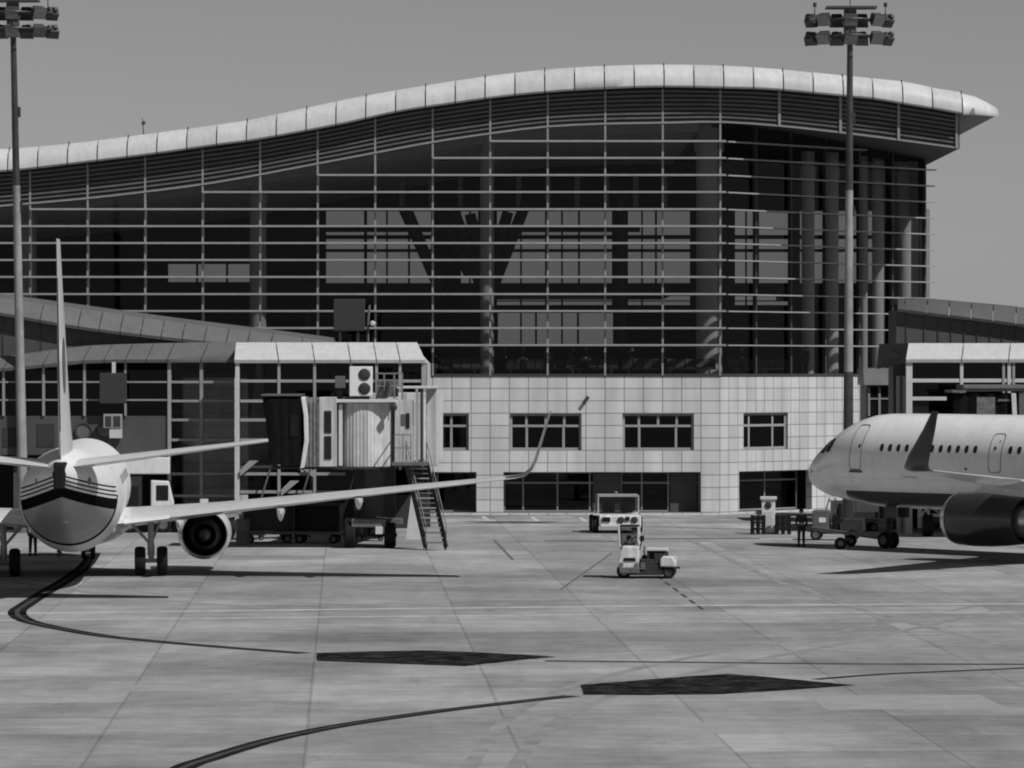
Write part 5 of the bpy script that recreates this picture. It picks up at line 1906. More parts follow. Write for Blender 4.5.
for sd in (-1, 1):
    C_.surface('wing', [(16.2 + WS, 23.2 + WS, 1.4, 2.75, .13), (17.2 + WS, 23.0 + WS, 3.0, 2.95, .125), (19.0 + WS, 23.2 + WS, 6.4, 3.28, .115), (22.0 + WS, 24.8 + WS, 12.2, 3.75, .105), (24.2 + WS, 25.75 + WS, 16.6, 4.12, .10)], M_wing, sd)
    C_.winglet([(24.2 + WS, 25.75 + WS, 16.6, 4.12, .10, 6), (24.4 + WS, 25.8 + WS, 16.9, 4.18, .09, 25), (24.65 + WS, 25.95 + WS, 17.1, 4.38, .085, 55), (24.95 + WS, 26.15 + WS, 17.22, 4.72, .08, 72), (25.95 + WS, 26.65 + WS, 17.42, 5.7, .075, 77), (26.6 + WS, 26.95 + WS, 17.55, 6.45, .07, 78)], M_engdark, sd)
    e = C_.engine(5.75, 16.0 + WS, 1.76, 1.14, 4.1, sd, M_engdark, M_bare, M_bare)
    C_.pylon(e, 5.75, sd, 16.9 + WS, 21.5 + WS, 2.8, 3.30, 3.1, M_enggrey)
    C_.gear('main_gear', sd * 3.8, 22.0 + WS, 2.9, 0.58, 0.92, 0.42, M_framewhite, brace=-sd * 1.0)
    C_.surface('tailplane', [(38.5, 42.0, 0.3, 5.3, .11), (41.5, 43.0, 6.2, 5.9, .10)], M_wing, sd)
    for (l, s0, s1, z, d) in ((4.2, 22.2 + WS, 24.3 + WS, 2.75, .42), (8.0, 22.4 + WS, 25.2 + WS, 3.22, .28), (11.8, 23.2 + WS, 25.8 + WS, 3.58, .26)):
        rg = []
        for i in range(9):
            f = i / 8
            w = 0.17 * math.sin(PI * (0.06 + 0.88 * f)) + 0.01
            h = d * math.sin(PI * (0.06 + 0.88 * f)) + 0.01
            rg.append([(sd * l + w * FAIR[t][0], C_.y(s0 + (s1 - s0) * f), z + 0.10 * f + h * FAIR[t][1]) for t in range(8)])
        m = MB(); m.loft(rg); m.build('flap_fairing', M_enggrey, C_.root, smooth=True)
m = MB()
rings = []
for (sl, st, z, th) in ((34.5, 41.8, 5.6, .09), (37.5, 42.6, 8.5, .085), (40.6, 43.5, 12.0, .08)):
    rings.append(ring_of((0, C_.y(sl), z), (0, C_.y(st), z), th, (1, 0, 0)))
m.loft(rings); m.build('fin', M_plainwhite, C_.root, smooth=True, angle=50)
C_.gear('nose_gear', 0, 5.07, 2.3, 0.38, 0.50, 0.22, M_darksteel)
m = MB(); m.box(-0.42, -0.38, C_.y(6.0), C_.y(5.25), 1.4, 1.9); m.box(0.38, 0.42, C_.y(6.0), C_.y(5.25), 1.4, 1.9); m.build('gear_door', M_engdark, C_.root, bevel=0.01)
# cockpit glass
for sd in (-1, 1):
    C_.patch(1.80, 2.36, 4.26, 4.86, sd, M_pane, 'cockpit_window', off=0.012, power=5, skew=0.42)
    C_.patch(2.46, 2.92, 4.32, 4.94, sd, M_pane, 'cockpit_window', off=0.012, power=5, skew=0.36)
    C_.outline(4.52, 5.34, 3.58, 5.60, sd, M_lines, 'door', w=0.03)
    C_.patch(4.48, 5.38, 3.45, 3.57, sd, M_lines, 'door_step', off=0.02, power=6)
    C_.patch(5.08, 5.22, 4.56, 4.74, sd, M_pane, 'door_window')
    C_.outline(13.35, 14.12, 3.60, 5.30, sd, M_lines, 'door', w=0.03)
    C_.patch(13.62, 13.76, 4.58, 4.74, sd, M_pane, 'door_window')
    C_.patch(13.85, 13.93, 4.92, 5.0, sd, M_lines, 'door_mark')
    C_.patch(8.15, 8.35, 3.66, 3.86, sd, M_lines, 'static_port')
    C_.patch(8.0, 8.9, 3.30, 3.33, sd, M_lines, 'panel_line', power=8)
    C_.patch(11.9, 12.06, 3.68, 3.80, sd, M_lines, 'static_port')
    for k in range(36):
        s = 6.63 + k * 0.533
        if 13.0 < s < 14.4:
            continue
        C_.patch(s - 0.115, s + 0.115, 4.42, 4.76, sd, M_pane, 'cabin_window', power=2.6)
C_.patch(0.9, 1.02, 3.35, 3.5, -1, M_lines, 'sensor')
m = MB(); m.loft([[(-0.02, C_.y(7.4), 1.98), (0.02, C_.y(7.4), 1.98), (0.02, C_.y(7.7), 1.98), (-0.02, C_.y(7.7), 1.98)], [(-0.01, C_.y(7.62), 1.6), (0.01, C_.y(7.62), 1.6), (0.01, C_.y(7.72), 1.6), (-0.01, C_.y(7.72), 1.6)]]); m.build('antenna', M_framewhite, C_.root)

# ------------------------------------------------------------------ people
def person(label, loc, rz, pose='stand', jacket=None, trousers=None, cap=None, vest=False, group=None):
    jacket = jacket or M_clothdark
    trousers = trousers or M_clothdark
    t = thing('person', label, 'person', loc, rz, group)
    # joints (x right, y forward, z up), standing height 1.74
    J = {'pelvis': (0, 0, .94), 'waist': (0, 0, 1.08), 'chest': (0, .01, 1.30), 'neck': (0, .0, 1.47), 'skull': (0, .025, 1.57), 'crown': (0, .02, 1.66)}
    Rr = {'pelvis': .125, 'waist': .115, 'chest': .135, 'neck': .055, 'skull': .085, 'crown': .078}
    if pose == 'stand':
        lg = {1: [(.10, 0, .90), (.105, .02, .50), (.11, -.01, .09)], -1: [(-.10, 0, .90), (-.11, .03, .50), (-.13, .0, .09)]}
        ar = {1: [(.19, 0, 1.40), (.25, -.02, 1.13), (.24, .08, .90)], -1: [(-.19, 0, 1.40), (-.26, -.01, 1.13), (-.20, .12, .95)]}
    elif pose == 'walk':
        lg = {1: [(.10, 0, .90), (.10, .16, .52), (.10, .20, .10)], -1: [(-.10, 0, .90), (-.10, -.04, .50), (-.10, -.27, .14)]}
        ar = {1: [(.19, 0, 1.40), (.24, -.12, 1.15), (.22, -.10, .92)], -1: [(-.19, 0, 1.40), (-.24, .08, 1.14), (-.22, .22, .95)]}
    else:   # seated, hands forward on a wheel
        lg = {1: [(.10, .05, .92), (.13, .45, .98), (.13, .52, .56)], -1: [(-.10, .05, .92), (-.13, .45, .98), (-.13, .52, .56)]}
        ar = {1: [(.19, 0, 1.40), (.25, .16, 1.18), (.14, .38, 1.22)], -1: [(-.19, 0, 1.40), (-.25, .16, 1.18), (-.14, .38, 1.22)]}

    def skin(name, verts, edges, radii, mat, root=0):
        me = bpy.data.meshes.new(name)
        me.from_pydata(verts, edges, [])
        o = bpy.data.objects.new(name, me)
        COL.objects.link(o)
        md = o.modifiers.new('skin', 'SKIN')
        md.use_smooth_shade = True
        sv = me.skin_vertices[0].data
        for i, r in enumerate(radii):
            sv[i].radius = (r, r) if isinstance(r, (int, float)) else r
            sv[i].use_root = (i == root)
        sb = o.modifiers.new('sub', 'SUBSURF'); sb.levels = 1; sb.render_levels = 1
        dg = bpy.context.evaluated_depsgraph_get()
        ev = o.evaluated_get(dg)
        me2 = bpy.data.meshes.new_from_object(ev)
        bpy.data.objects.remove(o)
        me2.materials.clear(); me2.materials.append(mat)
        for p in me2.polygons:
            p.use_smooth = True
            p.material_index = 0
        me2.name = name
        o2 = bpy.data.objects.new(name, me2)
        COL.objects.link(o2)
        o2.parent = t
        return o2
    V, Ed, Ra = [], [], []
    def addv(p, r, link=None):
        V.append(p); Ra.append(r)
        if link is not None:
            Ed.append((link, len(V) - 1))
        return len(V) - 1
    pv = addv(J['pelvis'], Rr['pelvis']); wv = addv(J['waist'], Rr['waist'], pv); cvv = addv(J['chest'], Rr['chest'], wv)
    nv = addv(J['neck'], Rr['neck'], cvv); sv_ = addv(J['skull'], (.085, .098), nv); addv(J['crown'], Rr['crown'], sv_)
    for s in (1, -1):
        h, k, f = lg[s]
        a = addv(h, .088, pv); b = addv(k, .062, a); c = addv(f, .045, b); addv((f[0], f[1] + .17, f[2] - .045), .038, c)
        sh, el, wr = ar[s]
        a = addv(sh, .062, cvv); b = addv(el, .045, a); c = addv(wr, .03, b)
        d = (Vector(wr) - Vector(el)).normalized()
        pm = Vector(wr) + d * .07
        pmi = addv(tuple(pm), (.036, .018), c)
        side = Vector((0, 1, 0)) if abs(d.z) > .6 else Vector((1, 0, 0))
        for q, (off, ln) in enumerate(((-.027, .065), (-.009, .08), (.009, .075), (.027, .06))):
            base = pm + side * off
            x1 = base + d * ln * .55
            x2 = base + d * ln + Vector((-s * .015, 0, 0))
            i1 = addv(tuple(x1), .009, pmi); addv(tuple(x2), .007, i1)
        th = Vector(wr) + d * .03 + side * .045
        i1 = addv(tuple(th), .01, c); addv(tuple(th + d * .04 + side * .01), .008, i1)
    skin('body', V, Ed, Ra, M_skin)
    # trousers
    V, Ed, Ra = [], [], []
    pv = addv((0, 0, .97), .142)
    for s in (1, -1):
        h, k, f = lg[s]
        a = addv(h, .107, pv); b = addv(k, .08, a); addv((f[0], f[1], f[2] + .02), .068, b)
    skin('trousers', V, Ed, Ra, trousers)
    V, Ed, Ra = [], [], []
    wv = addv((0, 0, .98), .150); cvv = addv((0, .01, 1.28), .162, wv); addv((0, 0, 1.43), .085, cvv)
    for s in (1, -1):
        sh, el, wr = ar[s]
        a = addv(sh, .083, cvv); b = addv(el, .064, a); addv(tuple(Vector(el).lerp(Vector(wr), .92)), .05, b)
    skin('jacket', V, Ed, Ra, jacket)
    m = MB()
    for s in (1, -1):
        f = lg[s][2]
        m.loft([[(f[0] - .05, f[1] - .09, f[2] - .09), (f[0] + .05, f[1] - .09, f[2] - .09), (f[0] + .05, f[1] - .09, f[2] + .03), (f[0] - .05, f[1] - .09, f[2] + .03)],
                [(f[0] - .052, f[1] + .05, f[2] - .09), (f[0] + .052, f[1] + .05, f[2] - .09), (f[0] + .05, f[1] + .05, f[2] + .02), (f[0] - .05, f[1] + .05, f[2] + .02)],
                [(f[0] - .04, f[1] + .19, f[2] - .09), (f[0] + .04, f[1] + .19, f[2] - .09), (f[0] + .035, f[1] + .18, f[2] - .04), (f[0] - .035, f[1] + .18, f[2] - .04)]])
    m.build('boots', M_black, t, bevel=0.012)
    m = MB()
    hc = (0, .02, 1.625)
    m.lathe([(0.098, -.03), (.104, .01), (.098, .06), (.07, .10), (.0, .118)], hc, 'z', 20)
    if cap:
        m.loft([[(-.07, .10, 1.63), (.07, .10, 1.63), (.07, .10, 1.645), (-.07, .10, 1.645)], [(-.055, .20, 1.615), (.055, .20, 1.615), (.055, .20, 1.625), (-.055, .20, 1.625)]])
    m.build('cap' if cap else 'hair', cap or M_hair, t, smooth=True)
    m = MB()
    m.loft([[(-.016, .105, 1.535), (.016, .105, 1.535), (.0, .11, 1.585)], [(-.004, .138, 1.54), (.004, .138, 1.54), (.0, .115, 1.575)]])
    for s in (1, -1):
        m.obox((s * .093, .02, 1.565), (.016, .035, .06))
    m.build('nose_and_ears', M_skin, t, bevel=0.004)
    m = MB()
    for s in (1, -1):
        m.obox((s * .034, .112, 1.583), (.022, .012, .011))
    m.obox((0, .112, 1.505), (.045, .012, .009))
    m.build('eyes_and_mouth', M_hair, t)
    if vest:
        m = MB()
        m.lathe([(.166, 1.02), (.176, 1.15), (.178, 1.28), (.155, 1.37)], (0, .01, 0), 'z', 20)
        vo = m.build('vest', M_vest, t, smooth=True)
        m = MB(); m.lathe([(.172, 1.09), (.179, 1.10), (.181, 1.14), (.175, 1.15)], (0, .01, 0), 'z', 20); m.build('reflective_band', M_lit, vo, smooth=True)
    return t


p = gnd(801.5, 546.5)
person('dark clothed worker standing with his back turned left of the towbar under the airliner nose', (p.x, p.y, 0), R(15), 'stand', M_clothdark, M_clothdark, M_clothdark, False)
p = gnd(33, 556)
person('worker whose legs show under the left airliner, left of the two by the nose wheel', (p.x, p.y, 0), R(20), 'stand', M_vest, M_clothdark, M_clothdark, False)
p = gnd(59.5, 555.7)
person('worker whose legs show under the left airliner, right of the two by the nose wheel', (p.x, p.y, 0), R(-160), 'walk', M_vest, M_clothdark, M_clothdark, False)
src = person('dark silhouetted traveller waiting behind the lowest row of terminal glass', (xat(523, 236.5), 236.5, FLOOR), R(180), 'stand', M_clothdark, M_clothdark)
src['group'] = 'travellers behind the terminal glass'
for px, D, rz in ((573, 238, 30), (586, 237, 200), (505, 239, 90), (664, 236.6, 170), (742, 241, 150), (806, 248, 120), (548, 240, 10), (632, 239, 220)):
    c = copy_tree(src)
    c.location = (xat(px, D), D, FLOOR)
    c.rotation_euler = (0, 0, R(rz))

bench = thing('lounge_bench', 'row of dark lounge seats standing behind the lowest row of terminal glass', 'bench', (xat(455, 238.5), 238.5, FLOOR), 0, 'lounge benches behind the terminal glass')
m = MB(); m.box(-1.5, 1.5, -.04, .04, .36, .42); m.build('beam', M_steel, bench)
for q in range(5):
    m = MB(); m.box(-1.5 + q * .6 + .03, -.9 + q * .6 - .03, -.25, .25, .42, .48); m.build('seat', M_clothmid, bench, bevel=0.02)
    m = MB(); m.obox((-1.2 + q * .6, .27, .72), (.54, .06, .5), Matrix.Rotation(R(-12), 3, 'X')); m.build('backrest', M_clothmid, bench, bevel=0.02)
for q in (-1.1, 1.1):
    m = MB(); m.box(q - .04, q + .04, -.28, .28, 0, .36); m.build('leg', M_steel, bench)
for px, D, rz in ((530, 239.5, 180), (592, 237.5, 0), (648, 239, 180), (690, 238, 0), (748, 243, 46), (775, 246, 46), (560, 242, 0), (470, 243, 180)):
    c = copy_tree(bench); c.location = (xat(px, D), D, FLOOR); c.rotation_euler = (0, 0, R(rz))

# ------------------------------------------------------------------ ground vehicles and equipment
def wheel(parent, x, y, r, w, axis='x', rim=M_framewhite):
    m = MB(); h = w / 2
    m.lathe([(r * .55, -h * .9), (r * .88, -h), (r * .98, -h * .6), (r, 0), (r * .98, h * .6), (r * .88, h), (r * .55, h * .9)], (x, y, r), axis, 26)
    o = m.build('wheel', M_tyre, parent, smooth=True)
    q = MB(); q.lathe([(.02, -h * .8), (r * .3, -h * .75), (r * .56, -h * .92), (r * .56, h * .92), (r * .3, h * .75), (.02, h * .8)], (x, y, r), axis, 20)
    q.build('rim', rim, o, smooth=True)
    return o


# tow tractor in the middle of the apron: cab post at the left, low deck to the right
p = gnd(645, 577.5)
S1 = 25.75
TR = thing('tow_tractor', 'white tow tractor with a driver on the open apron, low rear deck to the right', 'tow tractor', (p.x, p.y, 0), R(-4))
def q1(px):
    return (px - 645) / S1
m = MB()
m.prism([(q1(620), .32), (q1(639.5), .30), (q1(640), .85), (q1(639.5), 1.24), (q1(623.5), 1.26), (q1(621), .98), (q1(619.5), .62)], 'xz', -.95, 0.75)
fb = m.build('front_body', M_vehicle, TR, bevel=0.05)
m = MB(); m.box(q1(625), q1(636.5), -.985, -.952, .68, .80); m.build('grille', M_black, fb)
m = MB(); m.box(q1(620.5), q1(640.5), -1.06, -.90, .2, .44); m.build('bumper', M_greysteel, TR, bevel=0.03)
for px in (622.5, 638):
    m = MB(); m.lathe([(.09, 0.02), (.09, -.03), (.0, -.05)], (q1(px), -.955, .54), 'y', 14); m.build('headlight', M_lampglass, fb, smooth=True)
m = MB(); m.box(q1(619.5), q1(663), -.86, .74, .13, .52); m.box(q1(663), q1(672), -.6, .6, .2, .5); m.build('chassis', M_darksteel, TR, bevel=0.03)
m = MB(); m.box(q1(641), q1(655), -.85, .75, .52, .74); m.box(q1(655), q1(668), -.8, .75, .52, .95); m.build('deck', M_darksteel, TR, bevel=0.02)
m = MB(); m.prism([(q1(661), .46), (q1(676.5), .44), (q1(676.5), .66), (q1(673), .84), (q1(664), .88), (q1(661), .76)], 'xz', -.95, -.45); m.build('rear_fender', M_vehicle, TR, bevel=0.05)
m = MB(); m.box(q1(664.5), q1(676), .45, .85, .44, .80); m.build('rear_fender', M_vehicle, TR, bevel=0.04)
m = MB(); m.box(q1(647), q1(668), -.55, .55, 1.05, 1.15); m.build('rear_panel', M_framewhite, TR, bevel=0.02)
for px in (648.5, 656, 666.5):
    m = MB(); m.box(q1(px) - .04, q1(px) + .04, -.5, -.42, .62, 1.1); m.build('post', M_darksteel, TR)
m = MB(); m.box(q1(649), q1(665), -.38, .5, .64, 1.08); m.build('engine_cover', M_darksteel, TR, bevel=0.03)
m = MB(); m.box(q1(642), q1(653), -.35, .35, .66, .86); m.box(q1(652), q1(654), -.35, .35, .86, 1.03); m.build('seat', M_black, TR, bevel=0.04)
m = MB()
for yy in (-.78, .62):
    m.tube((q1(620.5), yy, 1.24), (q1(619.5), yy, 2.03), .04); m.tube((q1(638.8), yy, 1.24), (q1(638.8), yy, 2.0), .035)
m.tube((q1(619.5), -.78, 2.01), (q1(619.5), .62, 2.01), .035)
cab_ = m.build('cab_post', M_framewhite, TR)
m = MB(); m.box(q1(619.2), q1(639.5), -.80, .66, 1.99, 2.03); m.build('cab_roof', M_black, TR, bevel=0.02)
m = MB(); m.box(q1(621), q1(638), -.79, -.77, 1.28, 1.98); m.build('windscreen', M_glassveh, cab_)
m = MB(); m.lathe([(.17, 0), (.19, .015), (.21, 0), (.19, -.015), (.17, 0)], (q1(636), .25, 1.36), 'y', 20); m.build('steering_wheel', M_black, TR)
m = MB(); m.box(q1(641.5), q1(646), -.9, -.86, .35, .62); m.build('step_plate', M_greysteel, TR)
m = MB(); m.tube((q1(640.5), -.85, 1.1), (q1(643), -.95, 1.5), .02); m.obox((q1(643), -.97, 1.55), (.16, .03, .22)); m.build('mirror', M_black, TR)
m = MB(); m.path([(q1(648), -.6, .75), (q1(653), -.72, .62), (q1(659), -.66, .8), (q1(662), -.5, .7)], .03); m.build('hose', M_black, TR)
m = MB(); m.tube((q1(644), .3, .66), (q1(644), .3, 1.2), .03); m.build('gear_lever', M_darksteel, TR)
for px in (666.5, 674):
    m = MB(); m.box(q1(px) - .06, q1(px) + .06, -.94, -.918, .60, .68); m.build('tail_light', M_lampglass, TR)
wheel(TR, q1(625), -.80, .29, .26, 'y', M_frame); wheel(TR, q1(625), .62, .29, .26, 'y', M_frame); wheel(TR, q1(669.5), -.74, .25, .30, 'y', M_darksteel); wheel(TR, q1(669.5), .62, .25, .30, 'y', M_darksteel)
m = MB(); m.bar((q1(671), 0, .4), (q1(680), 0, .38), .1, .08); m.build('tow_hitch', M_darksteel, TR)
dv = person('driver in dark clothes sitting in the cab of the tow tractor on the open apron', (p.x + q1(629) , p.y - 0.05, -0.10), R(160), 'sit', M_clothdark, M_clothdark, None)

# second tractor behind, facing the camera
p = gnd(615.5, 532.3)
S2 = F / p.y
TR2 = thing('tow_tractor', 'white tow tractor with a wide windscreen frame facing the camera near the terminal wall', 'tow tractor', (p.x, p.y, 0), R(3))
def q2(px):
    return (px - 615.5) / S2
m = MB(); m.prism([(-1.5, .35), (2.3, .35), (2.3, 1.0), (.4, 1.0), (.3, .95), (-1.45, .88)], 'yz', q2(597), q2(639)); b2 = m.build('body', M_vehicle, TR2, bevel=0.06)
m = MB(); m.box(q2(600), q2(608), -1.56, -1.50, .58, .80); m.box(q2(623), q2(627), -1.56, -1.50, .62, .82); m.build('grille', M_black, b2)
m = MB(); m.box(q2(598), q2(638.5), -1.62, -1.46, .3, .46); m.build('bumper', M_framewhite, TR2, bevel=0.03)
for px in (618.5, 632):
    m = MB(); m.lathe([(.17, .03), (.17, -.05), (.14, -.06), (.0, -.06)], (q2(px), -1.5, .66), 'y', 18); m.build('headlight', M_darksteel, b2, smooth=True)
m = MB()
for px in (597.5, 637.8):
    m.box(q2(px) - .035, q2(px) + .035, -.5, -.43, .9, 1.84); m.box(q2(px) - .03, q2(px) + .03, .9, .96, .95, 1.84)
m.box(q2(597), q2(638.4), -.51, -.42, 1.78, 1.84); m.box(q2(597), q2(638.4), .9, .96, 1.78, 1.84)
cf = m.build('windscreen_frame', M_frame, TR2)
m = MB(); m.box(q2(599), q2(636.5), -.46, -.44, .98, 1.78); m.build('windscreen', M_glassveh, cf)
m = MB(); m.box(q2(597.5), q2(638), -.40, .97, 1.842, 1.88); m.build('cab_roof', M_frame, TR2, bevel=0.02)
m = MB(); m.tube((q2(616.5), .3, 1.88), (q2(616.5), .3, 2.02), .09, .07, 12); m.build('beacon', M_lampglass, TR2, smooth=True)
m = MB(); m.box(q2(603), q2(615), .1, .5, 1.0, 1.45); m.box(q2(621), q2(634), .1, .5, 1.0, 1.45); m.build('seat', M_black, TR2, bevel=0.05)
m = MB(); m.lathe([(.17, 0), (.19, .015), (.21, 0), (.19, -.015), (.17, 0)], (q2(606), -.2, 1.18), 'y', 18); m.build('steering_wheel', M_black, TR2)
for px, yy in ((593.8, -.9), (594.5, 1.5), (637.5, -.9), (637, 1.5)):
    wheel(TR2, q2(px), yy, .43, .30, 'x', M_greysteel)
m = MB(); m.box(q2(591), q2(597.5), -1.4, -.4, .9, .96); m.box(q2(638.5), q2(643), -1.4, -.4, .9, .96); m.build('mudguard', M_framewhite, TR2)

# service pedestal with barriers either side
p = gnd(768.5, 534)
SP = F / p.y
ped = thing('service_pedestal', 'white ground service pedestal with a round dial near the terminal wall', 'pedestal', (p.x, p.y, 0), R(-6))
m = MB(); m.box(-.32, .32, -.25, .25, 0.06, 1.68); pb = m.build('cabinet', M_white, ped, bevel=0.02)
m = MB(); m.box(-.40, .40, -.33, .33, 1.68, 1.84); m.build('cap', M_framewhite, ped, bevel=0.03)
m = MB(); m.lathe([(.17, 0.0), (.17, -.04), (.13, -.05), (.0, -.05)], (0, -.25, 1.42), 'y', 20); m.build('dial', M_darksteel, pb, smooth=True)
m = MB(); m.box(-.4, .4, -.35, .35, 0, .06); m.build('plinth', M_greysteel, ped)
m = MB(); m.box(-.22, .22, -.262, -.252, .25, 1.1); m.build('door_panel', M_framewhite, pb)
def barrier(label, px, py, w):
    g0 = gnd(px, py)
    t = thing('barrier', label, 'barrier', (g0.x, g0.y, 0), R(4), group='dark barriers beside the white pedestal')
    for x in (-w / 2, 0, w / 2):
        m = MB()
        m.box(x - .09, x + .09, -.09, .09, 0, .95)
        m.build('post', M_black, t, bevel=0.01)
    for z in (.28, .58, .86):
        m = MB(); m.box(-w / 2, w / 2, -.12, -.092, z - .06, z + .06); m.build('rail', M_black, t)
    return t
barrier('dark low barrier just left of the white service pedestal', 758, 534.5, .55)
barrier('dark low barrier just right of the white service pedestal', 783, 534.5, .6)

# tow bar from the worker to the right airliner's nose wheel, on its own small wheels
a = gnd(812, 541.5); b = gnd(884, 548)
tb = thing('tow_bar', 'pale steel tow bar on small wheels coupled to the right airliner nose gear', 'tow bar', (a.x, a.y, 0))
m = MB(); m.tube((a.x, a.y, .62), (b.x - .2, b.y + .3, .45), .085, .085, 12); m.build('bar', M_greysteel, tb, world=True, smooth=True)
m = MB(); m.tube((a.x - .12, a.y, .62), (a.x - .12, a.y, .45), .07); m.lathe([(.08, -.04), (.16, -.04), (.16, .04), (.08, .04), (.08, -.04)], (a.x - .25, a.y, .6), 'z', 16); m.build('tow_eye', M_darksteel, tb, world=True)
for px, py in ((840.5, 549.5), (851, 546.5)):
    g0 = gnd(px, py)
    m = MB(); m.lathe([(.12, -.11), (.24, -.12), (.275, -.05), (.275, .05), (.24, .12), (.12, .11)], (g0.x, g0.y, .275), 'y', 22)
    w = m.build('wheel', M_tyre, tb, world=True, smooth=True)
    m = MB(); m.lathe([(.02, -.1), (.13, -.115), (.13, .115), (.02, .1)], (g0.x, g0.y, .275), 'y', 16); m.build('rim', M_greysteel, w)
g0, g1 = gnd(840.5, 549.5), gnd(851, 546.5)
m = MB(); m.tube((g0.x, g0.y, .36), (g1.x, g1.y, .36), .06); m.tube(((g0.x + g1.x) / 2, (g0.y + g1.y) / 2, .36), ((g0.x + g1.x) / 2, (g0.y + g1.y) / 2, .6), .06); m.build('axle', M_darksteel, tb, world=True)

# ground power cart and low tug behind the tow bar
g0 = gnd(822, 540)
gp = thing('power_cart', 'grey ground power cart with a white label beside the worker under the airliner nose', 'power cart', (g0.x, g0.y, 0), R(-8))
m = MB(); m.box(-.42, .35, -.6, .7, .38, 1.42); bb = m.build('housing', M_greybox, gp, bevel=0.05)
m = MB(); m.box(-.1, .22, -.62, -.602, .85, 1.08); m.build('label_plate', M_white, bb)
m = MB(); m.box(-.5, 1.9, -.5, .6, .3, .42); m.build('chassis', M_darksteel, gp, bevel=0.02)
m = MB(); m.box(.5, .85, -.3, .3, .42, 1.2); m.box(.75, .95, -.3, .3, 1.1, 1.75); m.build('seat', M_black, gp, bevel=0.06)
m = MB(); m.tube((.2, -.2, 1.4), (.35, -.2, 1.95), .03); m.tube((.35, -.4, 1.95), (.35, .2, 1.95), .03); m.tube((.7, .4, 1.2), (.6, .4, 2.0), .03); m.build('handle', M_darksteel, gp)
for x, y in ((-.25, -.55), (-.25, .6), (1.5, -.55), (1.5, .6)):
    wheel(gp, x, y, .27, .2, 'y', M_greysteel)
m = MB(); m.box(1.0, 2.0, -.45, .5, .42, 1.02); m.build('battery_box', M_darksteel, gp, bevel=0.03)

g0 = gnd(858, 531)
tg = thing('baggage_cart', 'white flat sided baggage cart standing behind the tow bar of the right airliner', 'baggage cart', (g0.x, g0.y, 0), R(3))
m = MB(); m.box(-1.35, 1.0, -.7, .7, .45, .58); m.build('deck', M_greysteel, tg, bevel=0.02)
m = MB(); m.box(-1.3, .95, -.68, -.62, .95, 1.45); m.box(-1.3, .95, .62, .68, .58, 1.45); m.build('side_panel', M_white, tg, bevel=0.02)
m = MB(); m.box(-1.35, 1.0, -.72, .72, 1.45, 1.52); m.build('canopy_roof', M_framewhite, tg, bevel=0.02)
for x in (-1.3, -.2, .95):
    m = MB(); m.box(x - .03, x + .03, -.69, -.63, .58, 1.45); m.build('post', M_frame, tg)
for x in (-1.0, .7):
    for y in (-.6, .6):
        wheel(tg, x, y, .22, .16, 'y', M_greysteel)
m = MB(); m.bar((-1.35, 0, .42), (-2.1, 0, .3), .07, .07); m.build('drawbar', M_darksteel, tg)

def dolly(label, px, py, w, h, loads):
    g0 = gnd(px, py)
    t = thing('cargo_dolly', label, 'cargo dolly', (g0.x, g0.y, 0), R(random.uniform(-6, 6)), group='cargo dollies below the right airliner')
    m = MB(); m.box(-w / 2, w / 2, -.7, .7, .42, .52); m.build('deck', M_greysteel, t, bevel=0.02)
    m = MB()
    for x in (-w / 2, 0, w / 2):
        for y in (-.68, .68):
            m.box(x - .03, x + .03, y - .03, y + .03, .52, h)
    m.box(-w / 2, w / 2, -.71, -.65, h - .06, h); m.box(-w / 2, w / 2, .65, .71, h - .06, h)
    m.bar((-w / 2, -.68, .55), (0, -.68, h - .06), .04, .05)
    m.bar((w / 2, -.68, .55), (0, -.68, h - .06), .04, .05)
    m.build('cage', M_frame, t)
    for x in (-w * .38, w * .38):
        for y in (-.6, .6):
            wheel(t, x, y, .2, .15, 'y', M_greysteel)
    return t
dolly('open cage cargo dolly directly behind the right airliner nose wheels', 905, 528.5, 1.9, 1.7, 0)
dolly('open cage cargo dolly behind the engine inlet of the right airliner', 932, 527.5, 2.0, 1.6, 0)

# box truck and carts around the foot of the left gate
g0 = gnd(150, 532)
tk = thing('box_truck', 'white service truck half hidden behind the tail of the left airliner', 'truck', (g0.x, g0.y, 0), R(4))
k = F / g0.y
m = MB(); m.box(-1.6, 1.0, -1.1, 1.6, 2.9, 3.72); m.build('cargo_box', M_white, tk, bevel=0.05)
m = MB(); m.box(-1.6, 1.0, -1.05, 1.55, .75, .95); m.box(-1.5, -.4, -1.0, 1.5, .95, 2.85); m.build('chassis', M_darksteel, tk, bevel=0.02)
m = MB(); m.prism([(.05, .7), (1.15, .7), (1.2, 1.5), (.95, 2.55), (.05, 2.6)], 'xz', -1.05, 1.5); cb_ = m.build('cab', M_white, tk, bevel=0.06)
m = MB(); m.box(.32, .92, -1.07, -1.052, 1.6, 2.35); m.build('cab_window', M_pane, cb_)
m = MB(); m.box(-1.05, -.55, -1.03, -1.0, 1.4, 2.3); m.build('hatch', M_pane, tk)
for x in (-1.0, .65):
    for y in (-.9, 1.35):
        wheel(tk, x, y, .42, .28, 'y', M_greysteel)

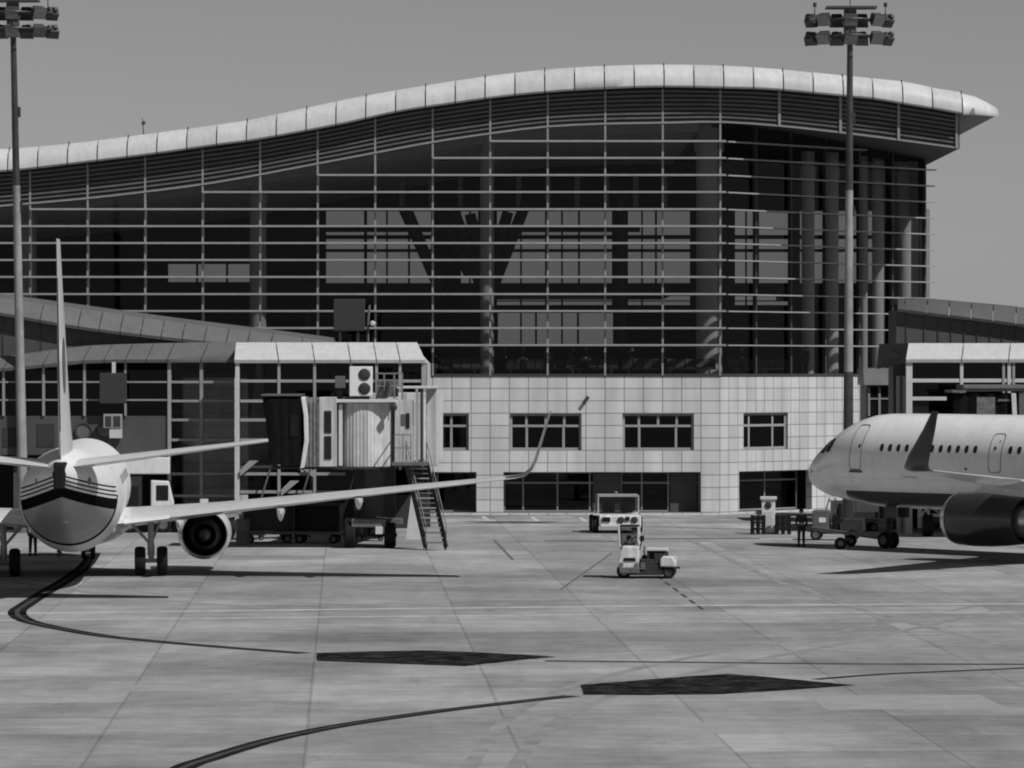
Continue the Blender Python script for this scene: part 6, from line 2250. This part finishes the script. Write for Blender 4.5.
def cart(label, px, py, w, rz, mt):
    g0 = gnd(px, py)
    t = thing('baggage_cart', label, 'baggage cart', (g0.x, g0.y, 0), R(rz), group='baggage carts below the left gate')
    m = MB(); m.box(-w / 2, w / 2, -.75, .75, .42, .56); m.build('deck', M_greysteel, t, bevel=0.02)
    m = MB(); m.box(-w / 2, -w / 2 + .06, -.74, .74, .56, 1.75); m.box(w / 2 - .06, w / 2, -.74, .74, .56, 1.75); m.box(-w / 2 + .06, w / 2 - .06, .68, .74, .56, 1.75); m.build('side_panel', mt, t)
    m = MB(); m.box(-w / 2 - .05, w / 2 + .05, -.8, .8, 1.75, 1.83); m.build('roof', mt, t, bevel=0.02)
    for x in (-w * .36, w * .36):
        for y in (-.62, .62):
            wheel(t, x, y, .21, .16, 'y', M_greysteel)
    m = MB(); m.bar((w / 2, 0, .42), (w / 2 + .8, 0, .3), .07, .07); m.build('drawbar', M_darksteel, t)
    return t
cart('dark covered baggage cart below the glazed node, nearest the left airliner engine', 268, 543, 2.4, 6, M_wallgrey)
cart('dark covered baggage cart between the other cart and the bridge wheels', 318, 543, 2.2, -4, M_darksteel)
g0 = gnd(243, 545)
ch = thing('wheel_chock_drum', 'pale grey drum standing beside the right engine of the left airliner', 'drum', (g0.x, g0.y, 0))
m = MB(); m.lathe([(0.0, 0), (.33, 0), (.35, .05), (.33, .1), (.33, .55), (.35, .6), (.33, .65), (.33, 1.1), (.35, 1.15), (.3, 1.2), (0.0, 1.2)], (0, 0, 0), 'z', 24); m.build('shell', M_greybox, ch, smooth=True)
m = MB(); m.tube((.12, -.05, 1.2), (.12, -.05, 1.25), .06); m.build('bung', M_darksteel, ch)
g0 = gnd(254, 541)
lb_ = thing('belt_loader', 'low belt loader with a pale sloping boom under the glazed node', 'belt loader', (g0.x - .3, g0.y + 3.0, 0), R(5))
m = MB(); m.box(-1.6, 2.2, -.7, .7, .4, .85); m.build('chassis', M_darksteel, lb_, bevel=0.04)
m = MB(); m.bar((-2.2, 0, .9), (2.4, 0, 1.7), .75, .18); bo = m.build('boom', M_frame, lb_)
m = MB(); m.bar((-2.15, 0, 1.04), (2.35, 0, 1.82), .6, .05); m.build('belt', M_black, bo)
for x in (-1.1, 1.6):
    for y in (-.65, .65):
        wheel(lb_, x, y, .32, .22, 'y', M_greysteel)

# odd equipment below the left gate
for (lab, px, py, w, h, mt, rz) in (('squat dark generator box under the glazed node, left of the two baggage carts', 252, 540, 1.2, 1.0, M_darksteel, 8),
                                    ('small pale tool trolley between the baggage carts below the left gate', 293, 538, .7, .9, M_frame, -12),
                                    ('grey equipment trolley behind the bridge wheels below the corrugated cab', 372, 541, 1.1, 1.1, M_greybox, 5)):
    g0 = gnd(px, py)
    t = thing('equipment_trolley', lab, 'trolley', (g0.x, g0.y, 0), R(rz))
    m = MB(); m.box(-w / 2, w / 2, -.4, .4, .22, .22 + h); hb = m.build('cabinet', mt, t, bevel=0.03)
    m = MB(); m.box(-w * .3, w * .3, -.42, -.402, .35, .22 + h * .8); m.build('door_panel', M_black, hb)
    m = MB(); m.tube((-w / 2 + .05, .4, .3), (-w / 2 - .1, .55, 1.25), .025); m.tube((w / 2 - .05, .4, .3), (w / 2 + .1, .55, 1.25), .025); m.tube((-w / 2 - .1, .55, 1.25), (w / 2 + .1, .55, 1.25), .025); m.build('handle', M_steel, t)
    for x in (-w * .36, w * .36):
        for y in (-.3, .3):
            wheel(t, x, y, .12, .08, 'y', M_greysteel)
# ------------------------------------------------------------------ light, sky, camera
SUN = Vector((0.535, -0.45, 0.80)).normalized()
elev = math.asin(SUN.z)
az = math.atan2(SUN.x, SUN.y)          # clockwise from +Y
world = bpy.data.worlds.new('World')
scene.world = world
world.use_nodes = True
nt = world.node_tree
nt.nodes.clear()
wo = nt.nodes.new('ShaderNodeOutputWorld')
bg = nt.nodes.new('ShaderNodeBackground')
sky = nt.nodes.new('ShaderNodeTexSky')
sky.sky_type = 'NISHITA'
sky.sun_disc = False
sky.sun_elevation = elev
sky.sun_rotation = az
sky.altitude = 2000
sky.air_density = 2.4
sky.dust_density = 1.2
sky.ozone_density = 1.0
sepc = nt.nodes.new('ShaderNodeSeparateColor')      # black and white film behind a red filter
nt.links.new(sky.outputs['Color'], sepc.inputs['Color'])
cmb = nt.nodes.new('ShaderNodeCombineColor')
for k in range(3):
    nt.links.new(sepc.outputs['Red'], cmb.inputs[k])
nt.links.new(cmb.outputs['Color'], bg.inputs['Color'])
bg.inputs['Strength'].default_value = 0.05
nt.links.new(bg.outputs['Background'], wo.inputs['Surface'])

sl = bpy.data.lights.new('sun', 'SUN')
sl.energy = 5.0
sl.angle = R(0.5)
sl.color = (1.0, 1.0, 1.0)
so = bpy.data.objects.new('sun', sl)
COL.objects.link(so)
so.rotation_euler = SUN.to_track_quat('Z', 'Y').to_euler()
so.location = (60, -40, 80)

cam = bpy.data.cameras.new('camera')
cam.sensor_width = 36.0
cam.lens = F / 1024.0 * 36.0
cam.clip_start = 1.0
cam.clip_end = 6000.0
co = bpy.data.objects.new('camera', cam)
COL.objects.link(co)
co.location = (0, 0, CH)
co.rotation_euler = (PI / 2 - math.atan((384.0 - HZ) / F), 0, 0)
scene.camera = co

scene.render.engine = 'CYCLES'
scene.cycles.pixel_filter_type = 'BLACKMAN_HARRIS'
scene.cycles.filter_width = 2.0
scene.cycles.max_bounces = 8
scene.cycles.transparent_max_bounces = 16
scene.render.resolution_x = 1024
scene.render.resolution_y = 768
vs_ = scene.view_settings
vs_.view_transform = 'Standard'
vs_.look = 'None'
vs_.exposure = -0.40
vs_.gamma = 1.0
